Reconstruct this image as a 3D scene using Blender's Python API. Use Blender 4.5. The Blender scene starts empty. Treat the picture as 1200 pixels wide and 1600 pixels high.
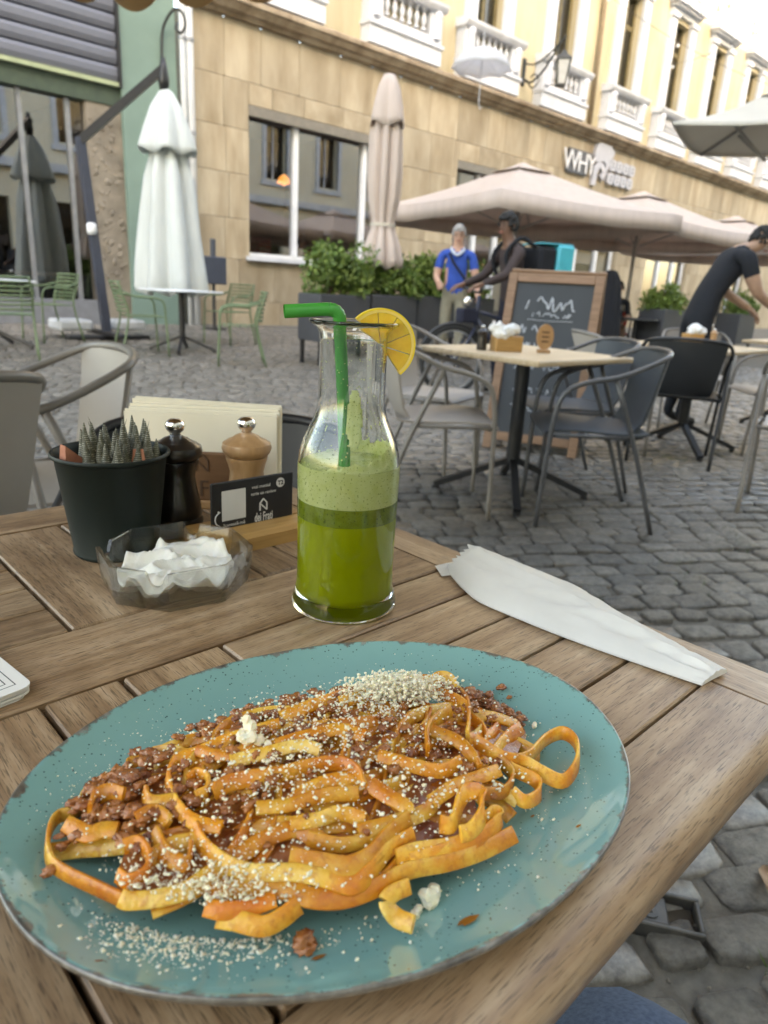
import bpy, bmesh, math, random
import numpy as np
from mathutils import Vector, Matrix, noise
R_ = math.radians
random.seed(7)
SC = bpy.context.scene
COL = SC.collection

# ------------------------------------------------------------ camera, sky, sun, exposure
cam_d = bpy.data.cameras.new('camera'); cam = bpy.data.objects.new('camera', cam_d); COL.objects.link(cam)
SC.camera = cam
cam_d.sensor_fit = 'VERTICAL'; cam_d.sensor_height = 36.0; cam_d.lens = 24.41
cam_d.clip_start = 0.02; cam_d.clip_end = 500
cam.matrix_world = Matrix(((0.728, 0.173, -0.664, 0), (-0.684, 0.258, -0.683, 0), (0.053, 0.951, 0.306, 1.0), (0, 0, 0, 1)))
cam.rotation_mode = 'QUATERNION'
q = cam.matrix_world.to_3x3().to_quaternion(); q.normalize()
cam.matrix_world = Matrix.Translation((0, 0, 1.0)) @ q.to_matrix().to_4x4()
cam_d.dof.use_dof = True; cam_d.dof.focus_distance = 0.47; cam_d.dof.aperture_fstop = 10.5

SUN_EL, SUN_AZ = 26.5, 196.0        # azimuth of the sun seen from above, clockwise from +Y
world = bpy.data.worlds.new('World'); SC.world = world; world.use_nodes = True
wn = world.node_tree; bg = wn.nodes['Background']
sky = wn.nodes.new('ShaderNodeTexSky'); sky.sky_type = 'NISHITA'; sky.sun_disc = False
sky.sun_elevation = R_(SUN_EL); sky.sun_rotation = R_(SUN_AZ)
sky.air_density = 1.0; sky.dust_density = 2.5; sky.ozone_density = 1.0
wn.links.new(sky.outputs[0], bg.inputs[0]); bg.inputs[1].default_value = 0.15
sun_d = bpy.data.lights.new('sun', 'SUN'); sun_d.energy = 2.2; sun_d.angle = R_(0.5); sun_d.color = (1, .93, .82)
sun = bpy.data.objects.new('sun', sun_d); COL.objects.link(sun)
sd = Vector((math.sin(R_(SUN_AZ)) * math.cos(R_(SUN_EL)), math.cos(R_(SUN_AZ)) * math.cos(R_(SUN_EL)), math.sin(R_(SUN_EL))))
sun.rotation_mode = 'QUATERNION'; sun.rotation_quaternion = sd.to_track_quat('Z', 'Y'); sun.location = (0, -20, 30)
vs = SC.view_settings; vs.view_transform = 'Standard'; vs.look = 'None'; vs.gamma = 1; vs.use_curve_mapping = False
vs.exposure = 3.48
try:
    vs.use_white_balance = True; vs.white_balance_temperature = 8800; vs.white_balance_tint = 10
except Exception: pass
cy = SC.cycles
cy.use_denoising = True; cy.max_bounces = 16; cy.transmission_bounces = 14; cy.transparent_max_bounces = 16
cy.glossy_bounces = 5; cy.diffuse_bounces = 4; cy.sample_clamp_indirect = 6; cy.blur_glossy = 0.6
cy.use_adaptive_sampling = True; cy.adaptive_threshold = 0.01

# ------------------------------------------------------------ helpers: materials
MATS = {}
def nt(name):
    m = bpy.data.materials.new(name); m.use_nodes = True; t = m.node_tree
    return m, t, t.nodes['Principled BSDF']
def nd(t, kind, **kw):
    n = t.nodes.new('ShaderNode' + kind)
    for k, v in kw.items():
        if k.startswith('i_'):
            n.inputs[k[2:].replace('_', ' ')].default_value = v
        else: setattr(n, k, v)
    return n
def c4(c): return (c[0], c[1], c[2], 1)
def ramp(t, fac, stops):
    r = nd(t, 'ValToRGB'); e = r.color_ramp.elements
    while len(e) < len(stops): e.new(.5)
    for el, (p, c) in zip(e, stops): el.position = p; el.color = c4(c)
    t.links.new(fac, r.inputs[0]); return r.outputs[0]
def coords(t, stretch=(1, 1, 1), rnd=False, kind='Object'):
    tc = nd(t, 'TexCoord'); mp = nd(t, 'Mapping'); mp.inputs['Scale'].default_value = stretch
    t.links.new(tc.outputs[kind], mp.inputs['Vector'])
    if rnd:
        oi = nd(t, 'ObjectInfo'); mu = nd(t, 'Math', operation='MULTIPLY'); mu.inputs[1].default_value = 57.0
        t.links.new(oi.outputs['Random'], mu.inputs[0])
        t.links.new(mu.outputs[0], mp.inputs['Location'])
    return mp.outputs[0]
def noise_n(t, vec, scale, detail=6, rough=.55):
    n = nd(t, 'TexNoise'); n.inputs['Scale'].default_value = scale; n.inputs['Detail'].default_value = detail
    n.inputs['Roughness'].default_value = rough; t.links.new(vec, n.inputs['Vector']); return n.outputs['Fac']
def mixc(t, fac, a, b, mode='MIX'):
    m = nd(t, 'Mix', data_type='RGBA', blend_type=mode)
    for s, i in ((fac, 0), (a, 6), (b, 7)):
        if isinstance(s, (int, float)): m.inputs[i].default_value = s
        elif isinstance(s, tuple): m.inputs[i].default_value = c4(s)
        else: t.links.new(s, m.inputs[i])
    return m.outputs[2]
def bump(t, b, h, strength=.3, dist=.002):
    n = nd(t, 'Bump'); n.inputs['Strength'].default_value = strength; n.inputs['Distance'].default_value = dist
    t.links.new(h, n.inputs['Height']); t.links.new(n.outputs[0], b.inputs['Normal'])
def rndval(t, col, amt):
    oi = nd(t, 'ObjectInfo'); mr = nd(t, 'MapRange'); mr.inputs[3].default_value = 1 - amt; mr.inputs[4].default_value = 1 + amt
    t.links.new(oi.outputs['Random'], mr.inputs[0])
    h = nd(t, 'HueSaturation'); t.links.new(mr.outputs[0], h.inputs['Value']); t.links.new(col, h.inputs['Color']); return h.outputs[0]
def mat(name, c, c2=None, rough=.6, scale=8, stretch=(1, 1, 1), bmp=0, bscale=None, bdist=.002, metal=0, rnd=0, lo=.35, hi=.65, coat=0, sss=0, sssr=.005, spec=.5, alpha=1, trans=0, sheen=0):
    if name in MATS: return MATS[name]
    m, t, b = nt(name); MATS[name] = m
    if c2 is None: c2 = tuple(x * .82 for x in c)
    v = coords(t, stretch, rnd > 0)
    f = noise_n(t, v, scale)
    col = ramp(t, f, [(lo, c2), (hi, c)])
    if rnd: col = rndval(t, col, rnd)
    t.links.new(col, b.inputs['Base Color'])
    b.inputs['Roughness'].default_value = rough; b.inputs['Metallic'].default_value = metal
    b.inputs['Specular IOR Level'].default_value = spec
    if coat: b.inputs['Coat Weight'].default_value = coat; b.inputs['Coat Roughness'].default_value = .08
    if sss:
        b.inputs['Subsurface Weight'].default_value = sss; b.inputs['Subsurface Radius'].default_value = (1, .6, .3); b.inputs['Subsurface Scale'].default_value = sssr
    if trans: b.inputs['Transmission Weight'].default_value = trans
    if sheen: b.inputs['Sheen Weight'].default_value = sheen
    if bmp: bump(t, b, noise_n(t, v, bscale or scale * 4), bmp, bdist)
    return m

def wood(name, cols, grey=None, rough=.55, pores=.5, rnd=.12, gl=26, spec=.35):
    m, t, b = nt(name); MATS[name] = m
    v = coords(t, (1, 1, 1), True)
    vs_ = coords(t, (1.6, gl, gl), True)
    g = noise_n(t, vs_, 3.2, 8, .62)
    col = ramp(t, g, [(.3, cols[0]), (.5, cols[1]), (.68, cols[2])])
    vp = coords(t, (80, 1250, 1250), True)
    p = noise_n(t, vp, 1.0, 2, .5)
    pr = ramp(t, p, [(.54, (1, 1, 1)), (.66, (1 - pores, 1 - pores, 1 - pores))])
    col = mixc(t, 1.0, col, pr, 'MULTIPLY')
    if grey:
        bn = noise_n(t, v, 13, 5, .6)
        fac = ramp(t, bn, [(.42, (0, 0, 0)), (.62, (1, 1, 1))])
        sm = nd(t, 'Math', operation='MULTIPLY'); sm.inputs[1].default_value = .75
        t.links.new(fac, sm.inputs[0])
        col = mixc(t, sm.outputs[0], col, mixc(t, .75, col, grey, 'MULTIPLY'))
    col = rndval(t, col, rnd)
    t.links.new(col, b.inputs['Base Color']); b.inputs['Roughness'].default_value = rough
    b.inputs['Specular IOR Level'].default_value = spec
    bump(t, b, p, .25, -.0006)
    return m

def glass(name, tint=(1, 1, 1), ior=1.5, rough=0.0):
    m, t, b = nt(name); MATS[name] = m
    b.inputs['Base Color'].default_value = c4(tint); b.inputs['Transmission Weight'].default_value = 1
    b.inputs['Roughness'].default_value = rough; b.inputs['IOR'].default_value = ior
    return m
def pane_glass(name, ior=2.1, tint=(.8, .82, .8)):
    m, t, b = nt(name); MATS[name] = m; t.nodes.remove(b)
    fr = nd(t, 'Fresnel'); fr.inputs[0].default_value = ior
    tr = nd(t, 'BsdfTransparent'); tr.inputs[0].default_value = c4(tint)
    gl = nd(t, 'BsdfGlossy'); gl.inputs['Roughness'].default_value = .01
    mx = nd(t, 'MixShader'); t.links.new(fr.outputs[0], mx.inputs[0]); t.links.new(tr.outputs[0], mx.inputs[1]); t.links.new(gl.outputs[0], mx.inputs[2])
    t.links.new(mx.outputs[0], t.nodes['Material Output'].inputs[0])
    return m

# ------------------------------------------------------------ helpers: meshes
def rotm(v, a):
    c, s = math.cos(a), math.sin(a); return (v[0] * c - v[1] * s, v[0] * s + v[1] * c, v[2])
def cat_rom(P, n):
    P = [Vector(p) for p in P]
    if len(P) < 3: return [P[0].lerp(P[-1], i / n) for i in range(n + 1)]
    Q = [P[0] * 2 - P[1]] + P + [P[-1] * 2 - P[-2]]
    out = []; S = len(P) - 1
    for k in range(n + 1):
        f = min(k / n * S, S - 1e-6); i = int(f); u = f - i
        a, b, c, d = Q[i:i + 4]
        out.append(.5 * ((2 * b) + (c - a) * u + (2 * a - 5 * b + 4 * c - d) * u * u + (3 * b - a - 3 * c + d) * u ** 3))
    return out
class MB:
    def __init__(s): s.v = []; s.f = []; s.mi = []; s.cur = 0
    def add(s, vs, fs):
        o = len(s.v); s.v += [tuple(p) for p in vs]; s.f += [tuple(i + o for i in f) for f in fs]; s.mi += [s.cur] * len(fs); return s
    def box(s, x0, x1, y0, y1, z0, z1):
        return s.add([(x0, y0, z0), (x1, y0, z0), (x1, y1, z0), (x0, y1, z0), (x0, y0, z1), (x1, y0, z1), (x1, y1, z1), (x0, y1, z1)],
                     [(0, 3, 2, 1), (4, 5, 6, 7), (0, 1, 5, 4), (1, 2, 6, 5), (2, 3, 7, 6), (3, 0, 4, 7)])
    def bbox(s, x0, x1, y0, y1, z0, z1, b):      # bevelled box: chamfer on the four top and the four vertical edges
        def ring(i, z): return [(x0 + i, y0 + b, z), (x0 + b, y0 + i, z), (x1 - b, y0 + i, z), (x1 - i, y0 + b, z), (x1 - i, y1 - b, z), (x1 - b, y1 - i, z), (x0 + b, y1 - i, z), (x0 + i, y1 - b, z)]
        t = b * .98
        return s.loft([ring(b * .6, z0), ring(0, z0 + b), ring(0, z1 - b), [(min(max(p[0], x0 + t), x1 - t), min(max(p[1], y0 + t), y1 - t), z1) for p in ring(b * .6, z1)]], True, True)
    def loft(s, rings, cap0=False, cap1=False, closed=True):
        n = len(rings[0]); vs = [p for r in rings for p in r]; fs = []
        for k in range(len(rings) - 1):
            for i in range(n if closed else n - 1):
                j = (i + 1) % n; fs.append((k * n + i, k * n + j, (k + 1) * n + j, (k + 1) * n + i))
        if cap0: fs.append(tuple(range(n - 1, -1, -1)))
        if cap1: fs.append(tuple((len(rings) - 1) * n + i for i in range(n)))
        return s.add(vs, fs)
    def lathe(s, prof, n=32, ctr=(0, 0, 0), cap0=True, cap1=True):
        rings = [[(ctr[0] + r * math.cos(2 * math.pi * i / n), ctr[1] + r * math.sin(2 * math.pi * i / n), ctr[2] + z) for i in range(n)] for r, z in prof]
        return s.loft(rings, cap0, cap1)
    def tube(s, path, r, n=8, cap=True, smooth=0):
        P = [Vector(p) for p in path]
        if smooth:
            if isinstance(r, (list, tuple)): r = [float(np.interp(k / smooth, np.linspace(0, 1, len(r)), r)) for k in range(smooth + 1)]
            P = cat_rom(P, smooth)
        rings = []; prev = None
        for i, p in enumerate(P):
            tn = (P[min(i + 1, len(P) - 1)] - P[max(i - 1, 0)]).normalized()
            if prev is None:
                a = Vector((0, 0, 1)) if abs(tn.z) < .9 else Vector((1, 0, 0)); u = tn.cross(a).normalized()
            else:
                u = (prev - tn * prev.dot(tn)).normalized()
            prev = u; w = tn.cross(u); rr = r[i] if isinstance(r, (list, tuple)) else r
            rings.append([tuple(p + u * (rr * math.cos(2 * math.pi * k / n)) + w * (rr * math.sin(2 * math.pi * k / n))) for k in range(n)])
        return s.loft(rings, cap, cap)
    def bar(s, a, b, w, h, up=(0, 0, 1)):
        a, b = Vector(a), Vector(b); t = (b - a).normalized(); u = t.cross(Vector(up)).normalized(); w2 = u.cross(t)
        def ring(p): return [tuple(p + u * (sx * w / 2) + w2 * (sz * h / 2)) for sx, sz in ((-1, -1), (1, -1), (1, 1), (-1, 1))]
        return s.loft([ring(a), ring(b)], True, True)
    def ico(s, c, r, jit=0, sub=1, sq=(1, 1, 1)):
        vs, fs = ICO[sub]; 
        return s.add([(c[0] + v[0] * r * sq[0] * (1 + random.uniform(-jit, jit)), c[1] + v[1] * r * sq[1] * (1 + random.uniform(-jit, jit)), c[2] + v[2] * r * sq[2] * (1 + random.uniform(-jit, jit))) for v in vs], fs)
    def prism(s, pts, y0, y1):     # polygon in (x, z), thickness along y
        n = len(pts); vs = [(p[0], y0, p[1]) for p in pts] + [(p[0], y1, p[1]) for p in pts]
        return s.add(vs, [tuple(range(n)), tuple(range(2 * n - 1, n - 1, -1))] + [(i, i + n, (i + 1) % n + n, (i + 1) % n) for i in range(n)])
    def mesh(s, name, mats, smooth=False, sharp=None):
        me = bpy.data.meshes.new(name); me.from_pydata(s.v, [], s.f)
        mats = mats if isinstance(mats, (list, tuple)) else [mats]
        for m in mats: me.materials.append(m)
        if len(mats) > 1: me.polygons.foreach_set('material_index', s.mi)
        if smooth:
            me.polygons.foreach_set('use_smooth', [True] * len(s.f))
            if sharp: me.set_sharp_from_angle(angle=R_(sharp))
        me.update(); return me
    def build(s, name, mats, parent=None, smooth=False, sharp=None, loc=None, rz=0):
        o = bpy.data.objects.new(name, s.mesh(name, mats, smooth, sharp)); COL.objects.link(o)
        if parent: o.parent = parent
        if loc: o.location = loc
        if rz: o.rotation_euler = (0, 0, rz)
        return o
ICO = {}
for sub in (1, 2, 3):
    bm = bmesh.new(); bmesh.ops.create_icosphere(bm, subdivisions=sub, radius=1); bm.verts.ensure_lookup_table()
    ICO[sub] = ([tuple(v.co) for v in bm.verts], [tuple(v.index for v in f.verts) for f in bm.faces]); bm.free()
def obj(name, me, parent=None, loc=(0, 0, 0), rz=0, kind=None):
    o = bpy.data.objects.new(name, me); COL.objects.link(o); o.location = loc; o.rotation_euler = (0, 0, rz)
    if parent: o.parent = parent
    if kind: o['kind'] = kind
    return o
def tag(o, label, cat, group=None):
    o['label'] = label; o['category'] = cat
    if group: o['group'] = group
    return o
def thing(name, label, cat, loc=(0, 0, 0), rz=0, group=None):
    o = bpy.data.objects.new(name, None); COL.objects.link(o); o.location = loc; o.rotation_euler = (0, 0, rz); o.empty_display_size = .1
    return tag(o, label, cat, group)
def struct(o): o['kind'] = 'structure'; return o
def stuff(o): o['kind'] = 'stuff'; return o
def copy_tree(o, parent=None):
    c = o.copy(); COL.objects.link(c); c.parent = parent
    for ch in o.children: copy_tree(ch, c)
    return c
def dup(o, label, loc, rz, group=None):
    c = copy_tree(o); c.location = loc; c.rotation_euler = (0, 0, rz); c['label'] = label
    if group: c['group'] = group
    return c
def text_mesh(body, size, mat_, ext=.001, align='CENTER', spacing=1.0, shear=0, bold=0):
    cu = bpy.data.curves.new('lettering', 'FONT'); cu.body = body; cu.size = size; cu.extrude = ext; cu.align_x = align; cu.space_character = spacing; cu.shear = shear; cu.offset = bold; cu.resolution_u = 3
    tmp = bpy.data.objects.new('lettering', cu); COL.objects.link(tmp)
    dg = bpy.context.evaluated_depsgraph_get(); me = bpy.data.meshes.new_from_object(tmp.evaluated_get(dg))
    bpy.data.objects.remove(tmp); bpy.data.curves.remove(cu); me.materials.clear(); me.materials.append(mat_); return me
def lettering(name, body, size, mat_, parent, loc, rot, ext=.001, **kw):
    o = bpy.data.objects.new(name, text_mesh(body, size, mat_, ext, **kw)); COL.objects.link(o); o.parent = parent; o.location = loc; o.rotation_euler = rot; return o

# ------------------------------------------------------------ materials
m_stone = mat('travertine', (.46, .39, .285), (.30, .24, .16), rough=.75, scale=1.3, stretch=(1.6, 1, .5), bmp=.25, bscale=22, bdist=.004, rnd=.13, lo=.3, hi=.7)
m_joint = mat('stone_joint', (.30, .25, .18), rough=.9)
m_cornice = mat('cornice_stone', (.42, .34, .25), (.28, .21, .14), rough=.8, scale=2, stretch=(.6, 3, 3), bmp=.3, bscale=20)
m_plaster = mat('yellow_plaster', (.54, .475, .325), (.47, .41, .28), rough=.85, scale=1.1, bmp=.15, bscale=60)
def add_stain(m, stretch, lo, hi, dark, scale=1.0):
    t = m.node_tree; b = t.nodes['Principled BSDF']; src = b.inputs['Base Color'].links[0].from_socket
    f = ramp(t, noise_n(t, coords(t, stretch, True), scale, 6, .65), [(lo, dark), (hi, (1, 1, 1))])
    t.links.new(mixc(t, 1.0, src, f, 'MULTIPLY'), b.inputs['Base Color'])
add_stain(m_stone, (2, 1, .6), .32, .60, (.84, .80, .75)); add_stain(m_plaster, (1.4, 1, .18), .36, .55, (.82, .80, .76)); add_stain(m_cornice, (2.5, 2, .6), .35, .6, (.55, .5, .45))
m_white = mat('white_stucco', (.62, .64, .68), (.50, .52, .56), rough=.75, scale=2.5, bmp=.2, bscale=40)
m_whitemetal = mat('white_metal', (.72, .74, .76), (.62, .64, .67), rough=.4, scale=3)
m_olive = mat('olive_window_frame', (.16, .13, .06), (.11, .09, .045), rough=.5)
m_teal = mat('pale_green_paint', (.165, .25, .215), (.14, .215, .185), rough=.6, scale=1.5, bmp=.1)
m_dkgreen = mat('dark_green_paint', (.05, .075, .05), (.035, .055, .04), rough=.5)
m_shutter = mat('grey_shutter', (.13, .14, .175), (.105, .115, .145), rough=.45, scale=1.2)
m_strip = mat('green_strip', (.33, .38, .24), rough=.5)
m_concrete = mat('rough_concrete', (.24, .21, .17), (.15, .13, .105), rough=.9, scale=3, bmp=.6, bscale=18, bdist=.02)
m_steel = mat('brushed_grey_metal', (.32, .33, .35), (.26, .27, .29), rough=.4, metal=.6)
m_black = mat('black_metal', (.018, .018, .02), (.012, .012, .014), rough=.42)
m_iron = mat('wrought_iron', (.03, .035, .035), (.02, .022, .022), rough=.55)
m_inwall = mat('shop_interior', (.26, .20, .13), (.17, .12, .08), rough=.9, scale=.8)
m_inwood = mat('shop_wood', (.42, .28, .15), (.30, .19, .10), rough=.6, stretch=(1, 8, 8))
m_pane = pane_glass('window_glass', 3.6, (.70, .70, .66))
m_panedark = pane_glass('upper_window_glass', 2.0, (.35, .36, .36))
m_red = mat('red_lacquer', (.50, .05, .03), (.42, .04, .025), rough=.4)
m_ground = mat('joint_sand', (.15, .135, .112), (.09, .08, .066), rough=1, scale=30, bmp=.8, bscale=160, bdist=.004)
def sett_mat(name, bs):
    m, t, b = nt(name); v = coords(t, (1, 1, 1), True)
    c = ramp(t, noise_n(t, v, 42, 10, .72), [(.32, (.050, .043, .035)), (.5, (.130, .115, .097)), (.70, (.215, .193, .165))])
    oi = nd(t, 'ObjectInfo'); at_ = nd(t, 'Attribute', attribute_name='tone')
    h = nd(t, 'HueSaturation'); t.links.new(c, h.inputs['Color'])
    ad = nd(t, 'Math', operation='ADD'); ad.inputs[1].default_value = .55; t.links.new(at_.outputs['Fac'], ad.inputs[0]); t.links.new(ad.outputs[0], h.inputs['Value'])
    t.links.new(h.outputs[0], b.inputs['Base Color']); b.inputs['Roughness'].default_value = .40
    bump(t, b, noise_n(t, v, 60, 10, .75), bs, .012)
    return m
m_sett = sett_mat('basalt_sett', 1.0); m_settf = sett_mat('worn_basalt_sett', .18)

# ------------------------------------------------------------ ground
YF = 11.5
def gz(y): return .035 * min(max(0, y - 5), 6.5)
g = MB(); ys = [-60, -7, 0, 3, 5, 6, 8, 10, YF, 14, 70]; xs_ = [-90, -8, 0, 4, 9, 20, 45, 130]
g.add([(x, y, gz(y) - .015) for y in ys for x in xs_], [(j * 8 + i, j * 8 + i + 1, j * 8 + i + 9, j * 8 + i + 8) for j in range(len(ys) - 1) for i in range(7)])
ground = struct(g.build('ground', m_ground))

rs = random.Random(3)
al = R_(-33); e1 = (math.cos(al), math.sin(al)); e2 = (-math.sin(al), math.cos(al))
stones = []
Lw, Ld = .138, .106
for j in range(-85, 125):
    off = rs.uniform(0, Lw); u = -14 + off
    while u < 17:
        w = Lw * rs.uniform(.82, 1.2); vv = j * Ld + .02 * math.sin(u * 1.3 + j)
        cx_, cy_ = (u + w / 2) * e1[0] + vv * e2[0], (u + w / 2) * e1[1] + vv * e2[1]
        if -1.5 < cx_ < 13.5 and -1.2 < cy_ < YF - .05: stones.append((cx_, cy_, w))
        u += w
def stone_geo(w, d, rr, near):
    jt = .34 if near else .12
    gap = rr.uniform(.012, .024) if near else .006
    hx, hy = w / 2 - gap / 2, d / 2 - gap / 2
    cs = [(-hx, -hy), (hx, -hy), (hx, hy), (-hx, hy)]
    cs = [(x + rr.uniform(-jt, jt) * hx * .6, y + rr.uniform(-jt, jt) * hy * .8) for x, y in cs]
    ring = []
    for k in range(4):
        a, b, c = cs[k - 1], cs[k], cs[(k + 1) % 4]
        f1, f2 = rr.uniform(.06, .22), rr.uniform(.06, .22)
        ring.append((b[0] + (a[0] - b[0]) * f1, b[1] + (a[1] - b[1]) * f1)); ring.append((b[0] + (c[0] - b[0]) * f2, b[1] + (c[1] - b[1]) * f2))
    tx, ty = rr.uniform(-.06, .06), rr.uniform(-.06, .06); h0 = rr.uniform(-.004, .005)
    zt = lambda x, y, dz: h0 + tx * x + ty * y + dz
    r0 = [(x, y, -.05) for x, y in ring]; r1 = [(x, y, zt(x, y, -.006)) for x, y in ring]
    r2 = [(x * .9, y * .88, zt(x, y, 0 + rr.uniform(-.0015, .0015))) for x, y in ring]; r3 = [(x * .5, y * .5, zt(x, y, .003 + rr.uniform(-.002, .002))) for x, y in ring]
    return [r0, r1, r2, r3]
def cam_vis(p):       # is this spot of ground open to view beside the dining table and within sight
    d = cam.matrix_world.inverted() @ Vector(p)
    if d.z > -.3: return False
    X, Y = 600 + 1085 * d.x / -d.z, 800 - 1085 * d.y / -d.z
    if not (-40 < X < 1240 and 300 < Y < 1640): return False
    k = .25 / (1.0 - p[2]); tx, ty = p[0] * k, p[1] * k
    return not (-.2 < tx < .53 and .075 < ty < .79)
order = sorted(range(len(stones)), key=lambda i: stones[i][0] ** 2 + stones[i][1] ** 2)
single = set([i for i in order if cam_vis((stones[i][0], stones[i][1], 0))][:292])
far = MB(); tones = []
for i, (x, y, w) in enumerate(stones):
    near = x * x + y * y < 6.5
    rings = stone_geo(w, Ld, rs, near); ph = rs.uniform(-.06, .06) + al
    tone = rs.uniform(.22, .75)
    if i in single:
        mb = MB().loft(rings, False, True); me = mb.mesh('sett', m_sett, True, 50)
        a = me.attributes.new('tone', 'FLOAT', 'FACE'); a.data.foreach_set('value', [tone] * len(mb.f))
        obj('sett', me, ground, (x, y, gz(y)), ph)
    else:
        n0 = len(far.f); far.loft([[(lambda q: (q[0] + x, q[1] + y, q[2] + gz(y)))(rotm(p, ph)) for p in r] for r in rings[0:3]], False, True)
        tones += [tone] * (len(far.f) - n0)
me = far.mesh('sett_paving', m_settf, True, 50); a = me.attributes.new('tone', 'FLOAT', 'FACE'); a.data.foreach_set('value', tones)
fo = stuff(obj('sett_paving', me, ground))

# ------------------------------------------------------------ cream building with stone ground floor
def minus(rect, ops):
    out = [rect]
    for (a0, a1, b0, b1) in ops:
        nx = []
        for (x0, x1, z0, z1) in out:
            if a0 >= x1 or a1 <= x0 or b0 >= z1 or b1 <= z0: nx.append((x0, x1, z0, z1)); continue
            if a0 > x0: nx.append((x0, a0, z0, z1))
            if a1 < x1: nx.append((a1, x1, z0, z1))
            m0, m1 = max(x0, a0), min(x1, a1)
            if b0 > z0: nx.append((m0, m1, z0, b0))
            if b1 < z1: nx.append((m0, m1, b1, z1))
        out = nx
    return [r for r in out if r[1] - r[0] > .03 and r[3] - r[2] > .03]
bld = thing('corner_building', 'cream building with stone ground floor and white balustraded upper windows', 'building', (6.3, YF, .2))
BX, BZ = 6.3, .2
def L(x): return x - BX
OPS = [(7.40, 11.05, 1.43, 3.87), (12.86, 15.3, .28, 3.82), (17.0, 20.3, .28, 3.75), (22.2, 25.2, .28, 3.75), (27.4, 30.4, .28, 3.75)]
wl = MB()
for (x0, x1, z0, z1) in minus((6.3, 62, .0, 5.05), OPS): wl.box(L(x0), L(x1), .045, .55, z0 - BZ, z1 - BZ)
wl.build('wall', m_joint, bld)
pu = MB().bbox(-.5, .5, -.5, .5, -.5, .5, .02).mesh('stone_panel', m_stone)
rp = random.Random(5); pstuff = MB(); npan = 0
z = .2; courses = [.44, .72, .68, .72, .70, .74, .85]
for h in courses:
    x = 6.3 - rp.uniform(0, .3)
    while x < 62:
        w = rp.uniform(.62, 1.05); 
        for (x0, x1, z0, z1) in minus((max(x, 6.3), x + w, z, z + h), OPS):
            if x1 - x0 < .06: continue
            cx_, cz_ = (x0 + x1) / 2, (z0 + z1) / 2; pr = .018 + rp.uniform(0, .004)
            if x < 29 and npan < 295:
                o = obj('stone_panel', pu, bld, (L(cx_), .02, cz_ - BZ)); o.scale = (x1 - x0 - .008, .06 + pr, z1 - z0 - .008); npan += 1
            else: pstuff.box(L(x0 + .004), L(x1 - .004), -.01, .05, z0 + .004 - BZ, z1 - .004 - BZ)
        x += w
    z += h
stuff(pstuff.build('stone_cladding', m_stone, bld))
# string course
cp = [(0, 5.05), (-.10, 5.05), (-.13, 5.10), (-.20, 5.13), (-.26, 5.20), (-.30, 5.23), (-.30, 5.29), (-.24, 5.33), (0, 5.36)]
cr = MB().loft([[(L(6.3) - .05, y, zz - BZ) for y, zz in cp], [(L(62), y, zz - BZ) for y, zz in cp]], True, True)
cr.build('string_course', m_cornice, bld)
WX = [7.85, 10.85, 13.5, 16.35, 19.35, 22.15, 24.9, 27.7, 30.5, 33.3, 36.1, 38.9, 41.7, 44.5]
UO = [(c - .47, c + .47, 6.42, 8.75) for c in WX]
uw = MB()
for (x0, x1, z0, z1) in minus((6.3, 62, 5.36, 12.4), UO): uw.box(L(x0), L(x1), 0, .5, z0 - BZ, z1 - BZ)
uw.build('upper_wall', m_plaster, bld)
uc = MB().loft([[(L(6.2), y, zz - BZ) for y, zz in ((.5, 12.4), (-.2, 12.4), (-.55, 12.75), (-.6, 12.95), (.5, 13.0))], [(L(62), y, zz - BZ) for y, zz in ((.5, 12.4), (-.2, 12.4), (-.55, 12.75), (-.6, 12.95), (.5, 13.0))]], True, True)
uc.build('eaves_cornice', m_white, bld)
bprof = [(.055, 0), (.055, .03), (.03, .045), (.03, .07), (.06, .14), (.05, .19), (.026, .25), (.03, .29), (.05, .305), (.05, .33)]
bal_me = MB().lathe(bprof, 12).mesh('baluster', m_white, True, 40)
rail_p = [(0, .92), (-.30, .92), (-.34, .97), (-.36, 1.0), (-.36, 1.05), (-.28, 1.08), (0, 1.09)]
def balcony_part():
    b = MB(); W = .98
    b.box(-W, W, -.26, 0, 0, .30); b.box(-W - .03, W + .03, -.30, -.0, .30, .36)          # plinth
    b.box(-W + .02, W - .02, -.10, 0, .36, .50)
    for s in (-1, 1):
        x0, x1 = (s * W, s * (W - .34)) if s < 0 else (W - .34, W)
        b.box(x0, x1, -.24, 0, .36, .92)
        b.tube([((x0 + x1) / 2, -.26, .80), ((x0 + x1) / 2, -.27, .62), ((x0 + x1) / 2, -.25, .45)], [.10, .07, .09], 8, True, 6)
        b.ico(((x0 + x1) / 2, -.27, .83), .10, .08, 2)
    b.box(-W + .33, W - .33, -.21, -.04, .36, .50)
    for k in range(7): b.ico((-.50 + k * .1667, -.21, .43), .035, 0, 1)
    b.loft([[(-W - .05, y, zz) for y, zz in rail_p], [(W + .05, y, zz) for y, zz in rail_p]], True, True)
    return b.mesh('balcony', m_white, True, 35)
def surround_part():
    b = MB()
    for s in (-1, 1):
        x0, x1 = (-.80, -.47) if s < 0 else (.47, .80)
        b.box(x0, x1, -.10, 0, 1.09, 3.40); b.box(x0 + .08, x1 - .08, -.125, -.1, 1.25, 3.2); b.box(x0 - .03, x1 + .03, -.15, 0, 3.40, 3.52)
    b.box(-.80, .80, -.10, 0, 3.52, 3.72); b.box(-.95, .95, -.30, 0, 3.72, 3.84)
    for k in range(9): b.box(-.86 + k * .2, -.78 + k * .2, -.24, 0, 3.64, 3.72)
    return b.mesh('window_surround', m_white)
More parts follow.
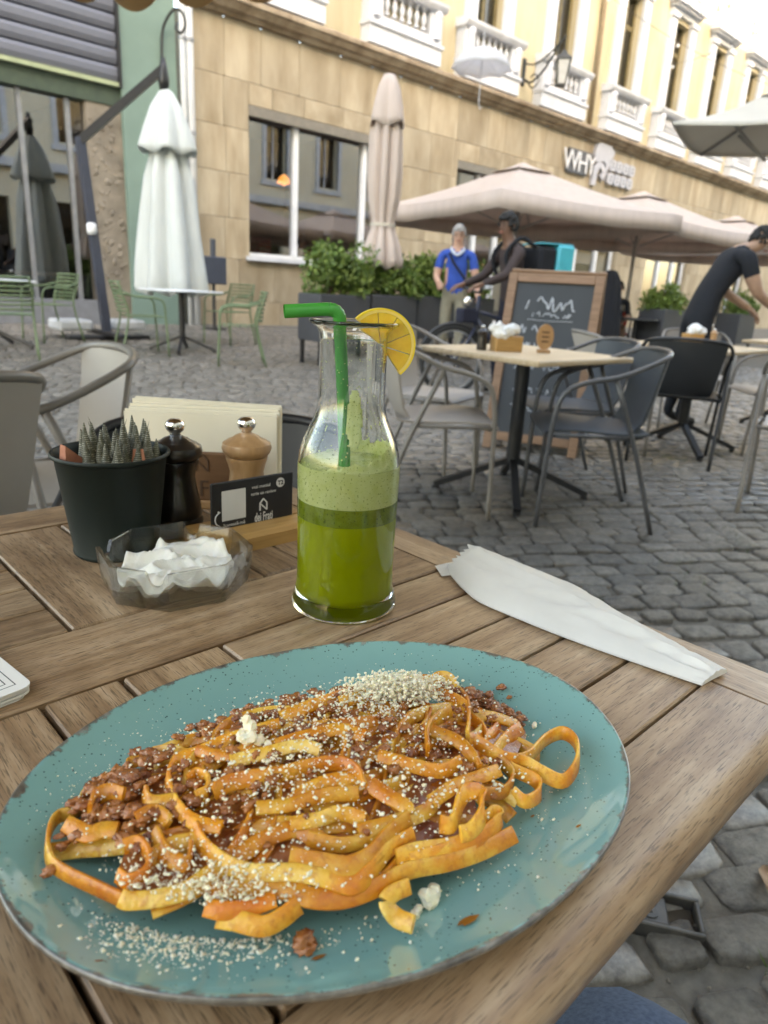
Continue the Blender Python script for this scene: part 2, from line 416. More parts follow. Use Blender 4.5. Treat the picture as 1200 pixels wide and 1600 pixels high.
def pediment_part(seg):
    b = MB()
    if seg:
        pts = [(-.98 + .0, 3.84)] + [(-.98 * math.cos(math.pi * k / 12), 3.84 + .55 * math.sin(math.pi * k / 12)) for k in range(1, 12)] + [(.98, 3.84)]
    else: pts = [(-.98, 3.84), (.98, 3.84), (.98, 3.92), (0, 4.50), (-.98, 3.92)]
    b.prism(pts, -.28, 0)
    for k in range(10): b.ico((random.uniform(-.45, .45), -.29, 3.98 + random.uniform(0, .25)), random.uniform(.05, .1), .2, 1)
    for s in (-1, 1):
        b.ico((s * .7, -.2, 4.45), .12, .2, 2); b.ico((s * .45, -.2, 4.6), .1, .2, 2)
    b.ico((0, -.24, 4.68), .15, .1, 2)
    return b.mesh('window_hood', m_white)
def sash_part():
    b = MB(); z0, z1 = 1.12, 3.45
    for x0, x1 in ((-.47, -.38), (.38, .47), (-.045, .045)): b.box(x0, x1, .16, .24, z0, z1)
    for a, c in ((z0, z0 + .1), (z1 - .09, z1), (2.62, 2.74)): b.box(-.38, .38, .165, .235, a, c)
    return b.mesh('sash', m_olive)
me_b, me_s, me_p1, me_p2, me_f = balcony_part(), surround_part(), pediment_part(0), pediment_part(1), sash_part()
me_g = MB().add([(-.38, .2, 1.2), (.38, .2, 1.2), (.38, .2, 3.38), (-.38, .2, 3.38)], [(0, 1, 2, 3)]).mesh('pane', m_panedark)
me_c = MB().add([(-.46, .42, 1.1), (.46, .42, 1.1), (.46, .42, 3.45), (-.46, .42, 3.45)], [(0, 1, 2, 3)]).mesh('curtain', mat('window_drape', (.30, .29, .27), (.12, .12, .115), rough=.9, scale=3, stretch=(5, 1, .3)))
for i, c in enumerate(WX):
    l0 = (L(c), 0, 5.36 - BZ)
    bo = obj('balcony', me_b, bld, l0)
    for k in range(6): obj('baluster', bal_me, bo, (-.50 + k * .2, -.17, .545))
    for k in range(6): bo.children[k].scale = (1, 1, 1.13)
    wo = obj('window', me_s, bld, l0)
    obj('sash', me_f, wo); obj('pane', me_g, wo); obj('curtain', me_c, wo); obj('hood', me_p1 if i % 2 else me_p2, wo)
# shop windows of the ground floor
def shop_window(x0, x1, z0, z1, mulls, sill):
    f = MB(); t = .07
    f.box(L(x0), L(x0) + t, .12, .22, z0 - BZ, z1 - BZ); f.box(L(x1) - t, L(x1), .12, .22, z0 - BZ, z1 - BZ)
    f.box(L(x0) + t, L(x1) - t, .125, .215, z0 - BZ, z0 - BZ + t); f.box(L(x0) + t, L(x1) - t, .125, .215, z1 - BZ - t, z1 - BZ)
    for mx in mulls: f.box(L(mx) - .05, L(mx) + .05, .10, .23, z0 - BZ + t, z1 - BZ - t)
    w = f.build('shop_window', m_whitemetal, bld)
    hb = MB().box(L(x0) - .0, L(x1), -.02, .115, z1 - BZ - .16, z1 - BZ - .003).build('shade_box', mat('grey_brown_metal', (.20, .18, .15), rough=.5), w)
    if sill: MB().box(L(x0) - .08, L(x1) + .08, -.12, .118, z0 - BZ - .07, z0 - BZ - .002).build('sill', m_white, w)
    edges = [x0 + t] + list(mulls) + [x1 - t]
    for a, b in zip(edges, edges[1:]):
        MB().add([(L(a) + .02, .17, z0 - BZ + t), (L(b) - .02, .17, z0 - BZ + t), (L(b) - .02, .17, z1 - BZ - t), (L(a) + .02, .17, z1 - BZ - t)], [(0, 1, 2, 3)]).build('pane', m_pane, w)
    r = MB(); X0, X1 = L(x0) - .3, L(x1) + .3; Z0, Z1 = min(z0, .3) - BZ, 4.3 - BZ
    r.add([(X0, .56, Z0), (X1, .56, Z0), (X1, 4.5, Z0), (X0, 4.5, Z0), (X0, .56, Z1), (X1, .56, Z1), (X1, 4.5, Z1), (X0, 4.5, Z1)], [(0, 1, 2, 3), (7, 6, 5, 4), (3, 2, 6, 7), (0, 3, 7, 4), (2, 1, 5, 6)])
    r.build('shop_room', m_inwall, w)
    return w
w1 = shop_window(7.40, 11.05, 1.43, 3.87, (8.5, 10.2), True)
for a in OPS[1:]: shop_window(a[0], a[1], a[2], a[3], (a[0] + (a[1] - a[0]) * .38, a[0] + (a[1] - a[0]) * .72), False)
# things standing in the shop window
wb = MB().box(L(7.45), L(11), .24, .75, 1.30 - BZ, 1.49 - BZ).build('window_ledge', m_inwood, w1)
for k, (x, lab) in enumerate(((7.95, 'red display box with rounded corners on the left of the shop window'), (8.95, 'red display box with a white bottle top right of the window post'))):
    t_ = thing('display_box', lab, 'box', (x, YF + .45, 1.49), 0, 'red boxes in the shop window')
    MB().bbox(-.17, .17, -.13, .13, 0, .30 if k == 0 else .20, .03).build('case', m_red, t_)
    if k: MB().lathe([(.07, .20), (.08, .26), (.06, .34), (.025, .42), (.025, .47)], 14).build('bottle_top', m_white, t_, True)
    else: MB().box(-.12, .12, -.136, -.13, .05, .12).build('print_band', mat('pink_print', (.7, .35, .3), rough=.6), t_)
pl = thing('pendant_lamp', 'small orange pendant lamp glowing inside the shop window', 'lamp', (9.15, YF + 1.4, 2.95))
m_glow, tg, bgk = nt('lamp_glow'); bgk.inputs['Emission Color'].default_value = (1, .42, .12, 1); bgk.inputs['Emission Strength'].default_value = .22; bgk.inputs['Base Color'].default_value = (.9, .4, .15, 1)
MB().lathe([(.03, .16), (.10, .10), (.15, 0)], 16, cap0=True, cap1=False).build('shade', m_glow, pl, True)
MB().lathe([(.02, -.05), (.05, -.02), (.05, .03), (.02, .06)], 12).build('bulb', m_glow, pl, True)
MB().tube([(0, 0, .16), (0, 0, 1.3)], .008, 5).build('cord', m_black, pl)
# sign lettering on the wall
sgn = thing('wall_sign', 'grey block letter sign reading WHY with bubble shaped letters beside it', 'sign', (17.05, YF - .08, 4.12))
m_signg = mat('sign_grey', (.42, .42, .46), (.38, .38, .42), rough=.5); m_signd = mat('sign_dark_edge', (.07, .07, .08), rough=.5)
bk = MB(); bk.prism([(0, .05), (.92, .05), (1.12, .62), (.02, .62)], -.02, .06); bk.build('back_plate', m_signd, sgn)
lettering('letters', 'WHY', .70, mat('sign_white', (.75, .75, .76), rough=.5), sgn, (.53, -.03, .10), (R_(90), 0, 0), ext=.012, spacing=.86, bold=-.004)
em = MB()
em.prism([(1.28, .45), (1.2, .62), (1.26, .88), (1.45, .95), (2.0, .93), (2.12, .82), (2.1, .60), (1.95, .40), (1.86, .22), (1.78, .30), (1.84, .46), (1.70, .52)], -.05, .05)
em.prism([(1.22, -.12), (1.40, -.12), (1.42, .20), (1.52, .36), (1.70, .26), (1.62, .14), (1.52, .16), (1.78, .05), (1.86, .24), (1.70, .46), (1.45, .48), (1.24, .34)], -.045, .05)
em.build('emblem', m_signg, sgn)
for r_, (zz, n_) in enumerate(((.34, 4), (.0, 4))):
    for k in range(n_):
        x = 2.02 + k * .36 - r_ * .04; pts = [(x + .16 + .155 * math.copysign(abs(math.cos(a_)) ** .5, math.cos(a_)), zz + .15 + .145 * math.copysign(abs(math.sin(a_)) ** .5, math.sin(a_))) for a_ in [2 * math.pi * i / 16 for i in range(16)]]
        le = MB().prism(pts, -.05, .05).build('letter', m_signg, sgn)
        MB().box(x + .12, x + .20, -.054, -.05, zz + .09, zz + .13).build('slit', m_signd, le); MB().box(x + .12, x + .20, -.054, -.05, zz + .18, zz + .21).build('slit', m_signd, le)
MB().prism([(2.0, .70), (2.16, .70), (2.2, .80), (2.1, .88), (2.0, .84)], -.04, .04).build('letter', m_signg, sgn)

# ------------------------------------------------------------ green shop building
gb = thing('green_shop_building', 'pale green shop front with grey roller shutter and large glass panes', 'building', (1.0, YF, .2))
def G(x): return x - 1.0
b = MB(); b.box(G(5.15), G(6.05), -.06, .5, 0, 9.5); b.build('pilaster', m_teal, gb)
MB().box(G(4.62), G(5.15), .02, .5, 0, 3.2).build('concrete_pillar', m_concrete, gb)
kb = MB()
for k in range(90): kb.ico((G(4.62) + random.uniform(.05, .48), .02, random.uniform(.6, 3.0)), random.uniform(.02, .05), .2, 1, (1, .4, 1))
stuff(kb.build('pillar_relief', m_concrete, gb))
MB().box(G(-3), G(5.15), .0, .4, 3.2, 3.45).build('lintel', m_dkgreen, gb)
MB().box(G(-3), G(5.15), -.08, .4, 3.452, 3.51).build('lintel_strip', m_strip, gb)
sl = MB().loft([[(G(-3), y, z_) for y, z_ in ((.1, 0), (-.03, .015), (-.055, .08), (-.055, .16), (-.03, .205), (.1, .215))], [(G(5.12), y, z_) for y, z_ in ((.1, 0), (-.03, .015), (-.055, .08), (-.055, .16), (-.03, .205), (.1, .215))]], True, True).mesh('shutter_slat', m_shutter)
for k in range(12): obj('shutter_slat', sl, gb, (0, 0, 3.515 + k * .22))
MB().box(G(5.10), G(5.148), -.10, .1, 3.45, 6.3).build('shutter_rail', m_black, gb)
MB().box(G(-3), G(5.15), .0, .5, 6.2, 9.5).build('upper_wall', m_teal, gb)
MB().box(G(-3), G(4.62), .0, .3, -.1, .38).build('plinth', mat('grey_blue_stone', (.17, .18, .20), rough=.7), gb)
for x in (2.2, 3.72, 4.38): MB().box(G(x) - .03, G(x) + .03, .1, .18, .38, 3.2).build('mullion', m_steel, gb)
for a, c in ((-3, 2.17), (2.23, 3.69), (3.75, 4.35), (4.41, 4.62)): MB().add([(G(a), .14, .38), (G(c), .14, .38), (G(c), .14, 3.2), (G(a), .14, 3.2)], [(0, 1, 2, 3)]).build('pane', m_pane, gb)
r = MB(); r.add([(G(-3), .35, .0), (G(4.62), .35, .0), (G(4.62), 5, .0), (G(-3), 5, .0), (G(-3), .35, 3.3), (G(4.62), .35, 3.3), (G(4.62), 5, 3.3), (G(-3), 5, 3.3)], [(0, 1, 2, 3), (7, 6, 5, 4), (3, 2, 6, 7), (0, 3, 7, 4), (2, 1, 5, 6)])
r.build('shop_room', mat('dark_shop_room', (.10, .075, .055), (.06, .045, .035), rough=.9), gb)
for k, (x, y) in enumerate(((2.9, .9), (3.9, 1.1))):
    t_ = thing('indoor_table', ('low wooden table behind the far left shop pane', 'wooden table inside the shop beside the concrete pillar')[k], 'table', (x, YF + y, .2), 0, 'tables inside the green shop')
    MB().bbox(-.5, .5, -.35, .35, .70, .76, .01).build('table_top', m_inwood, t_)
    for sx in (-.42, .42):
        for sy in (-.28, .28): MB().box(sx - .03, sx + .03, sy - .03, sy + .03, 0, .70).build('leg', m_inwood, t_)
# downpipes
for k, (x, r_, mt, lab) in enumerate(((6.13, .045, m_whitemetal, 'thin white downpipe beside the pale green pilaster'), (6.25, .06, m_whitemetal, 'thicker white downpipe at the edge of the stone wall'))):
    t_ = thing('downpipe', lab, 'pipe', (x, YF - .13, .2))
    MB().tube([(0, 0, 0), (0, 0, 9.6)], r_, 12).build('pipe', mt, t_, True)
    for zz in (1.2, 3.0, 4.3, 6.2): MB().tube([(0, 0, zz), (0, 0, zz + .05)], r_ + .012, 12).build('clamp', m_steel, t_)
t_ = thing('downpipe', 'brown downpipe running up the yellow wall between two balconies', 'pipe', (17.85, YF - .08, 5.4))
MB().tube([(0, 0, 0), (0, 0, 7)], .06, 10).build('pipe', mat('brown_pipe', (.34, .26, .17), rough=.6), t_, True)
# wrought iron bracket on the pilaster
ib = thing('iron_hook', 'wrought iron scroll hook fixed to the pale green pilaster', 'bracket', (5.8, YF - .06, 3.55))
MB().tube([(0, -.02, 0), (0, -.03, .5), (.01, -.05, .95), (.05, -.15, 1.15), (.12, -.28, 1.26), (.20, -.36, 1.20), (.22, -.38, 1.05), (.17, -.34, .95), (.11, -.30, 1.0), (.13, -.3, 1.08)], .022, 7, True, 40).build('scroll', m_iron, ib, True)
MB().bbox(-.04, .04, -.03, .0, -.1, .25, .01).build('wall_plate', m_iron, ib)

# ------------------------------------------------------------ building across the street (behind the camera: shades the street and shows in the panes)
ob = thing('opposite_building', 'tall cream building across the street mirrored in the shop panes', 'building', (-16, -6.5, 0))
OH = 18.0
oo = [(2 + 3.1 * k, 3.2 + 3.1 * k, z0, z0 + 2.3) for k in range(21) for z0 in (5.6, 9.4, 13.2)] + [(1.5 + 4.1 * k, 4.4 + 4.1 * k, .6, 3.5) for k in range(16)]
w_ = MB()
for (x0, x1, z0, z1) in minus((0, 70, 0, OH), oo): w_.box(x0, x1, -.5, 0, z0, z1)
w_.build('wall', mat('cream_plaster', (.76, .69, .54), (.68, .61, .47), rough=.85, scale=.8), ob)
MB().box(-.1, 70.1, -.5, .3, 4.5, 4.8).build('string_course', m_white, ob)
MB().box(-.1, 70.1, -.6, .45, OH, OH + .3).build('eaves', m_white, ob)
gl_ = MB().add([(0, -.3, 0), (1, -.3, 0), (1, -.3, 1), (0, -.3, 1)], [(0, 3, 2, 1)]).mesh('pane', m_panedark)
fr_ = MB()
for (x0, x1, z0, z1) in ((-.18, 0, -.1, 2.5), (1.2, 1.38, -.1, 2.5), (0, 1.2, 2.3, 2.5), (-.25, 1.45, -.28, -.1)): fr_.box(x0, x1, -.1, .12, z0, z1)
fr_.box(.56, .64, -.35, -.25, 0, 2.3); fr_m = fr_.mesh('window', m_white)
dk_ = MB().add([(0, -.49, 0), (1, -.49, 0), (1, -.49, 1), (0, -.49, 1)], [(0, 3, 2, 1)]).mesh('dark_room', m_inwall)
for k, (x0, x1, z0, z1) in enumerate(oo):
    if z0 > 4:
        if not (0 < x0 < 45 and z0 < 10): 
            o = obj('dark_room', dk_, ob, (x0, 0, z0)); o.scale = (x1 - x0, 1, z1 - z0); continue
        f_ = obj('window', fr_m, ob, (x0, 0, z0)); o = obj('pane', gl_, f_); o.scale = (x1 - x0, 1, z1 - z0)
        o = obj('dark_room', dk_, f_); o.scale = (x1 - x0, 1, z1 - z0)
    else:
        o = obj('pane', gl_, ob, (x0, 0, z0)); o.scale = (x1 - x0, 1, z1 - z0)
        o = obj('dark_room', dk_, ob, (x0, 0, z0)); o.scale = (x1 - x0, 1, z1 - z0)

# ------------------------------------------------------------ dining table
TZ = .75
m_teak = wood('weathered_teak', [(.185, .102, .052), (.325, .203, .112), (.440, .298, .182)], grey=(.50, .42, .34), rough=.48, pores=.55, rnd=.15, spec=.4)
m_teak2 = wood('oiled_teak', [(.210, .118, .062), (.360, .230, .132), (.480, .340, .215)], grey=(.62, .55, .50), rough=.40, pores=.5, rnd=.06, spec=.5)
table = thing('dining_table', 'weathered slatted wooden table under the pasta plate', 'table', (.19, .435, 0))
TX, TY = .19, .435
def plank(x0, x1, y0, y1, along, th=.026, m=None, bv=.0014, dz=0):
    gp = .0015; x0 += gp; x1 -= gp; y0 += gp; y1 -= gp
    ln, wd = (x1 - x0, y1 - y0) if along == 'x' else (y1 - y0, x1 - x0)
    mb = MB().bbox(-ln / 2, ln / 2, -wd / 2, wd / 2, -th, 0, bv)
    o = mb.build('plank', m or m_teak, table, True, 35, loc=((x0 + x1) / 2 - TX, (y0 + y1) / 2 - TY, TZ + dz), rz=0 if along == 'x' else R_(90)); return o
XL, XR, YN, YFAR = -.148, .526, .089, .790
ya, yb, yc, yd = .148, .3985, .4815, .717
xa, xb, xc, xd = -.088, .156, .229, .4715
def edge_plank(ln, wd, rc0, rc1, loc, rz, m):      # border board: outer edge (local -y) rounded over, with rounded outer corners
    prof = [(0, -.0005), (0, -.026), (.004, -.030), (wd - .007, -.030), (wd - .003, -.028), (wd, -.023), (wd, -.010), (wd - .0035, -.0035), (wd - .009, -.0008), (wd - .014, 0)]
    rings = []; n = 24
    xs = [0, rc0 * .15, rc0 * .3, rc0 * .5, rc0 * .75, rc0] + [rc0 + (ln - rc0 - rc1) * k / 8 for k in range(1, 8)] + [ln - rc1, ln - rc1 * .75, ln - rc1 * .5, ln - rc1 * .3, ln - rc1 * .15, ln]
    for x in xs:
        cut = 0
        for d, rc in ((x, rc0), (ln - x, rc1)):
            if rc > .003 and d < rc: cut = max(cut, rc - math.sqrt(max(0, rc * rc - (rc - d) ** 2)))
        rings.append([(x - ln / 2, -(min(y, wd - cut * min(1, y / (wd * .25)) if y > 0 else y) - wd / 2), z) for y, z in prof])
    return MB().loft(rings, True, True).build('edge_plank', m, table, True, 40, loc=loc, rz=rz)
G2 = .0015
edge_plank(XR - XL - .057, ya - YN - G2, .03, .001, ((XL + XR - .057) / 2 - TX, (YN + ya - G2) / 2 - TY, TZ + .0006), 0, m_teak2)          # near border
edge_plank(YFAR - YN, XR - xd - .0015, .028, .028, ((XR + xd + .0015) / 2 - TX, (YN + YFAR) / 2 - TY, TZ), R_(90), m_teak2)             # right border
edge_plank(XR - XL - .057, YFAR - yd - .003, .001, .03, ((XL + XR - .057) / 2 - TX, (YFAR + yd + .003) / 2 - TY, TZ), R_(180), m_teak)
edge_plank(yd - ya, xa - XL - .003, .001, .001, ((XL + xa - .003) / 2 - TX, (ya + yd) / 2 - TY, TZ), R_(-90), m_teak)
plank(xa, xd, yb, yc, 'x', dz=.0004)
plank(xb, xc, yc, yd, 'y'); plank(xb, xc, ya, yb, 'y')
for k in range(5):
    h1, h2 = (yb - ya) / 5, (yd - yc) / 5; w1_, w2_ = (xd - xc) / 5, (xb - xa) / 5
    plank(xc, xd, ya + k * h1, ya + (k + 1) * h1, 'x', m=m_teak2)
    plank(xc + k * w1_, xc + (k + 1) * w1_, yc, yd, 'y')
    plank(xa, xb, yc + k * h2, yc + (k + 1) * h2, 'x')
    plank(xa + k * w2_, xa + (k + 1) * w2_, ya, yb, 'y')
MB().box(XL + .04 - TX, XR - .04 - TX, YN + .04 - TY, YFAR - .04 - TY, TZ - .060, TZ - .040).build('under_frame', mat('dark_table_frame', (.05, .035, .025), rough=.8), table)
MB().tube([(-.05, .06, .02), (-.05, .06, TZ - .06)], .035, 16).build('column', m_black, table, True, 50)
MB().lathe([(.15, 0), (.15, .012), (.05, .03), (.036, .05)], 32, (-.05, .06, 0)).build('base_plate', m_black, table, True, 40)

# ------------------------------------------------------------ plate
PC, PA = (.1968, .2205), R_(-16.04)
SA, SB, PZ = .157, .1165, .7545
def plate_mat():
    m, t, b = nt('teal_glaze'); v = coords(t)
    at_ = nd(t, 'Attribute', attribute_name='rim')
    base = ramp(t, noise_n(t, v, 9, 4), [(.3, (.150, .310, .280)), (.7, (.185, .362, .328))])
    vo = nd(t, 'TexVoronoi'); vo.inputs['Scale'].default_value = 360; vo.inputs['Randomness'].default_value = 1; t.links.new(v, vo.inputs['Vector'])
    gt = ramp(t, vo.outputs['Distance'], [(.13, (1, 1, 1)), (.20, (0, 0, 0))])
    sp = ramp(t, noise_n(t, v, 120, 3), [(.46, (0, 0, 0)), (.54, (1, 1, 1))])
    fac = nd(t, 'Math', operation='MULTIPLY'); t.links.new(gt, fac.inputs[0]); t.links.new(sp, fac.inputs[1])
    col = mixc(t, fac.outputs[0], base, (.045, .080, .082))
    ns = noise_n(t, v, 85, 7, .7)
    ad = nd(t, 'Math', operation='MULTIPLY_ADD'); ad.inputs[1].default_value = .11; t.links.new(ns, ad.inputs[0]); t.links.new(at_.outputs['Fac'], ad.inputs[2])
    rf = ramp(t, ad.outputs[0], [(.843, (0, 0, 0)), (.852, (1, 1, 1))])
    rcol = ramp(t, noise_n(t, v, 140, 5), [(.3, (.055, .045, .036)), (.55, (.135, .118, .095)), (.75, (.26, .24, .20))])
    t.links.new(mixc(t, rf, col, rcol), b.inputs['Base Color'])
    rr = nd(t, 'MapRange'); rr.inputs[3].default_value = .07; rr.inputs[4].default_value = .33; t.links.new(rf, rr.inputs[0])
    t.links.new(rr.outputs[0], b.inputs['Roughness'])
    b.inputs['Specular IOR Level'].default_value = .6; b.inputs['Coat Weight'].default_value = .7; b.inputs['Coat Roughness'].default_value = .03
    bump(t, b, noise_n(t, v, 26, 3), .10, .0012)
    return m
m_plate = plate_mat()
prof = [(0.0, .0050), (.25, .0050), (.50, .0052), (.62, .0062), (.72, .0085), (.80, .0118), (.87, .0152), (.93, .0186), (.965, .0210), (.985, .0226), (.995, .0232), (1.0, .0228), (1.002, .0214), (.997, .0195), (.975, .0165), (.92, .0120), (.84, .0075), (.74, .0035), (.66, .0010), (.60, 0), (.55, .0002), (.53, .0015), (0.0, .0015)]
NS = 144; rings = []; rimv = []
for k, (r_, z_) in enumerate(prof):
    ring = []
    for i in range(NS):
        a_ = 2 * math.pi * i / NS; wob = 1 + .004 * math.sin(3 * a_ + 1) + .0025 * math.sin(7 * a_)
        ring.append((SA * max(r_, .002) * wob * math.cos(a_), SB * max(r_, .002) * wob * math.sin(a_), z_ + (.0008 * math.sin(2 * a_ + .5) * r_ if k < 14 else 0)))
        rimv.append(.8 * r_ if k < 11 else .96)
    rings.append(ring)
plate = MB().loft(rings, True, True)
plate_o = plate.build('oval_plate', m_plate, None, True, loc=(PC[0], PC[1], TZ), rz=PA)
a = plate_o.data.attributes.new('rim', 'FLOAT', 'POINT'); a.data.foreach_set('value', rimv)
tag(plate_o, 'oval teal speckled plate with brown rim on the wooden table', 'plate')

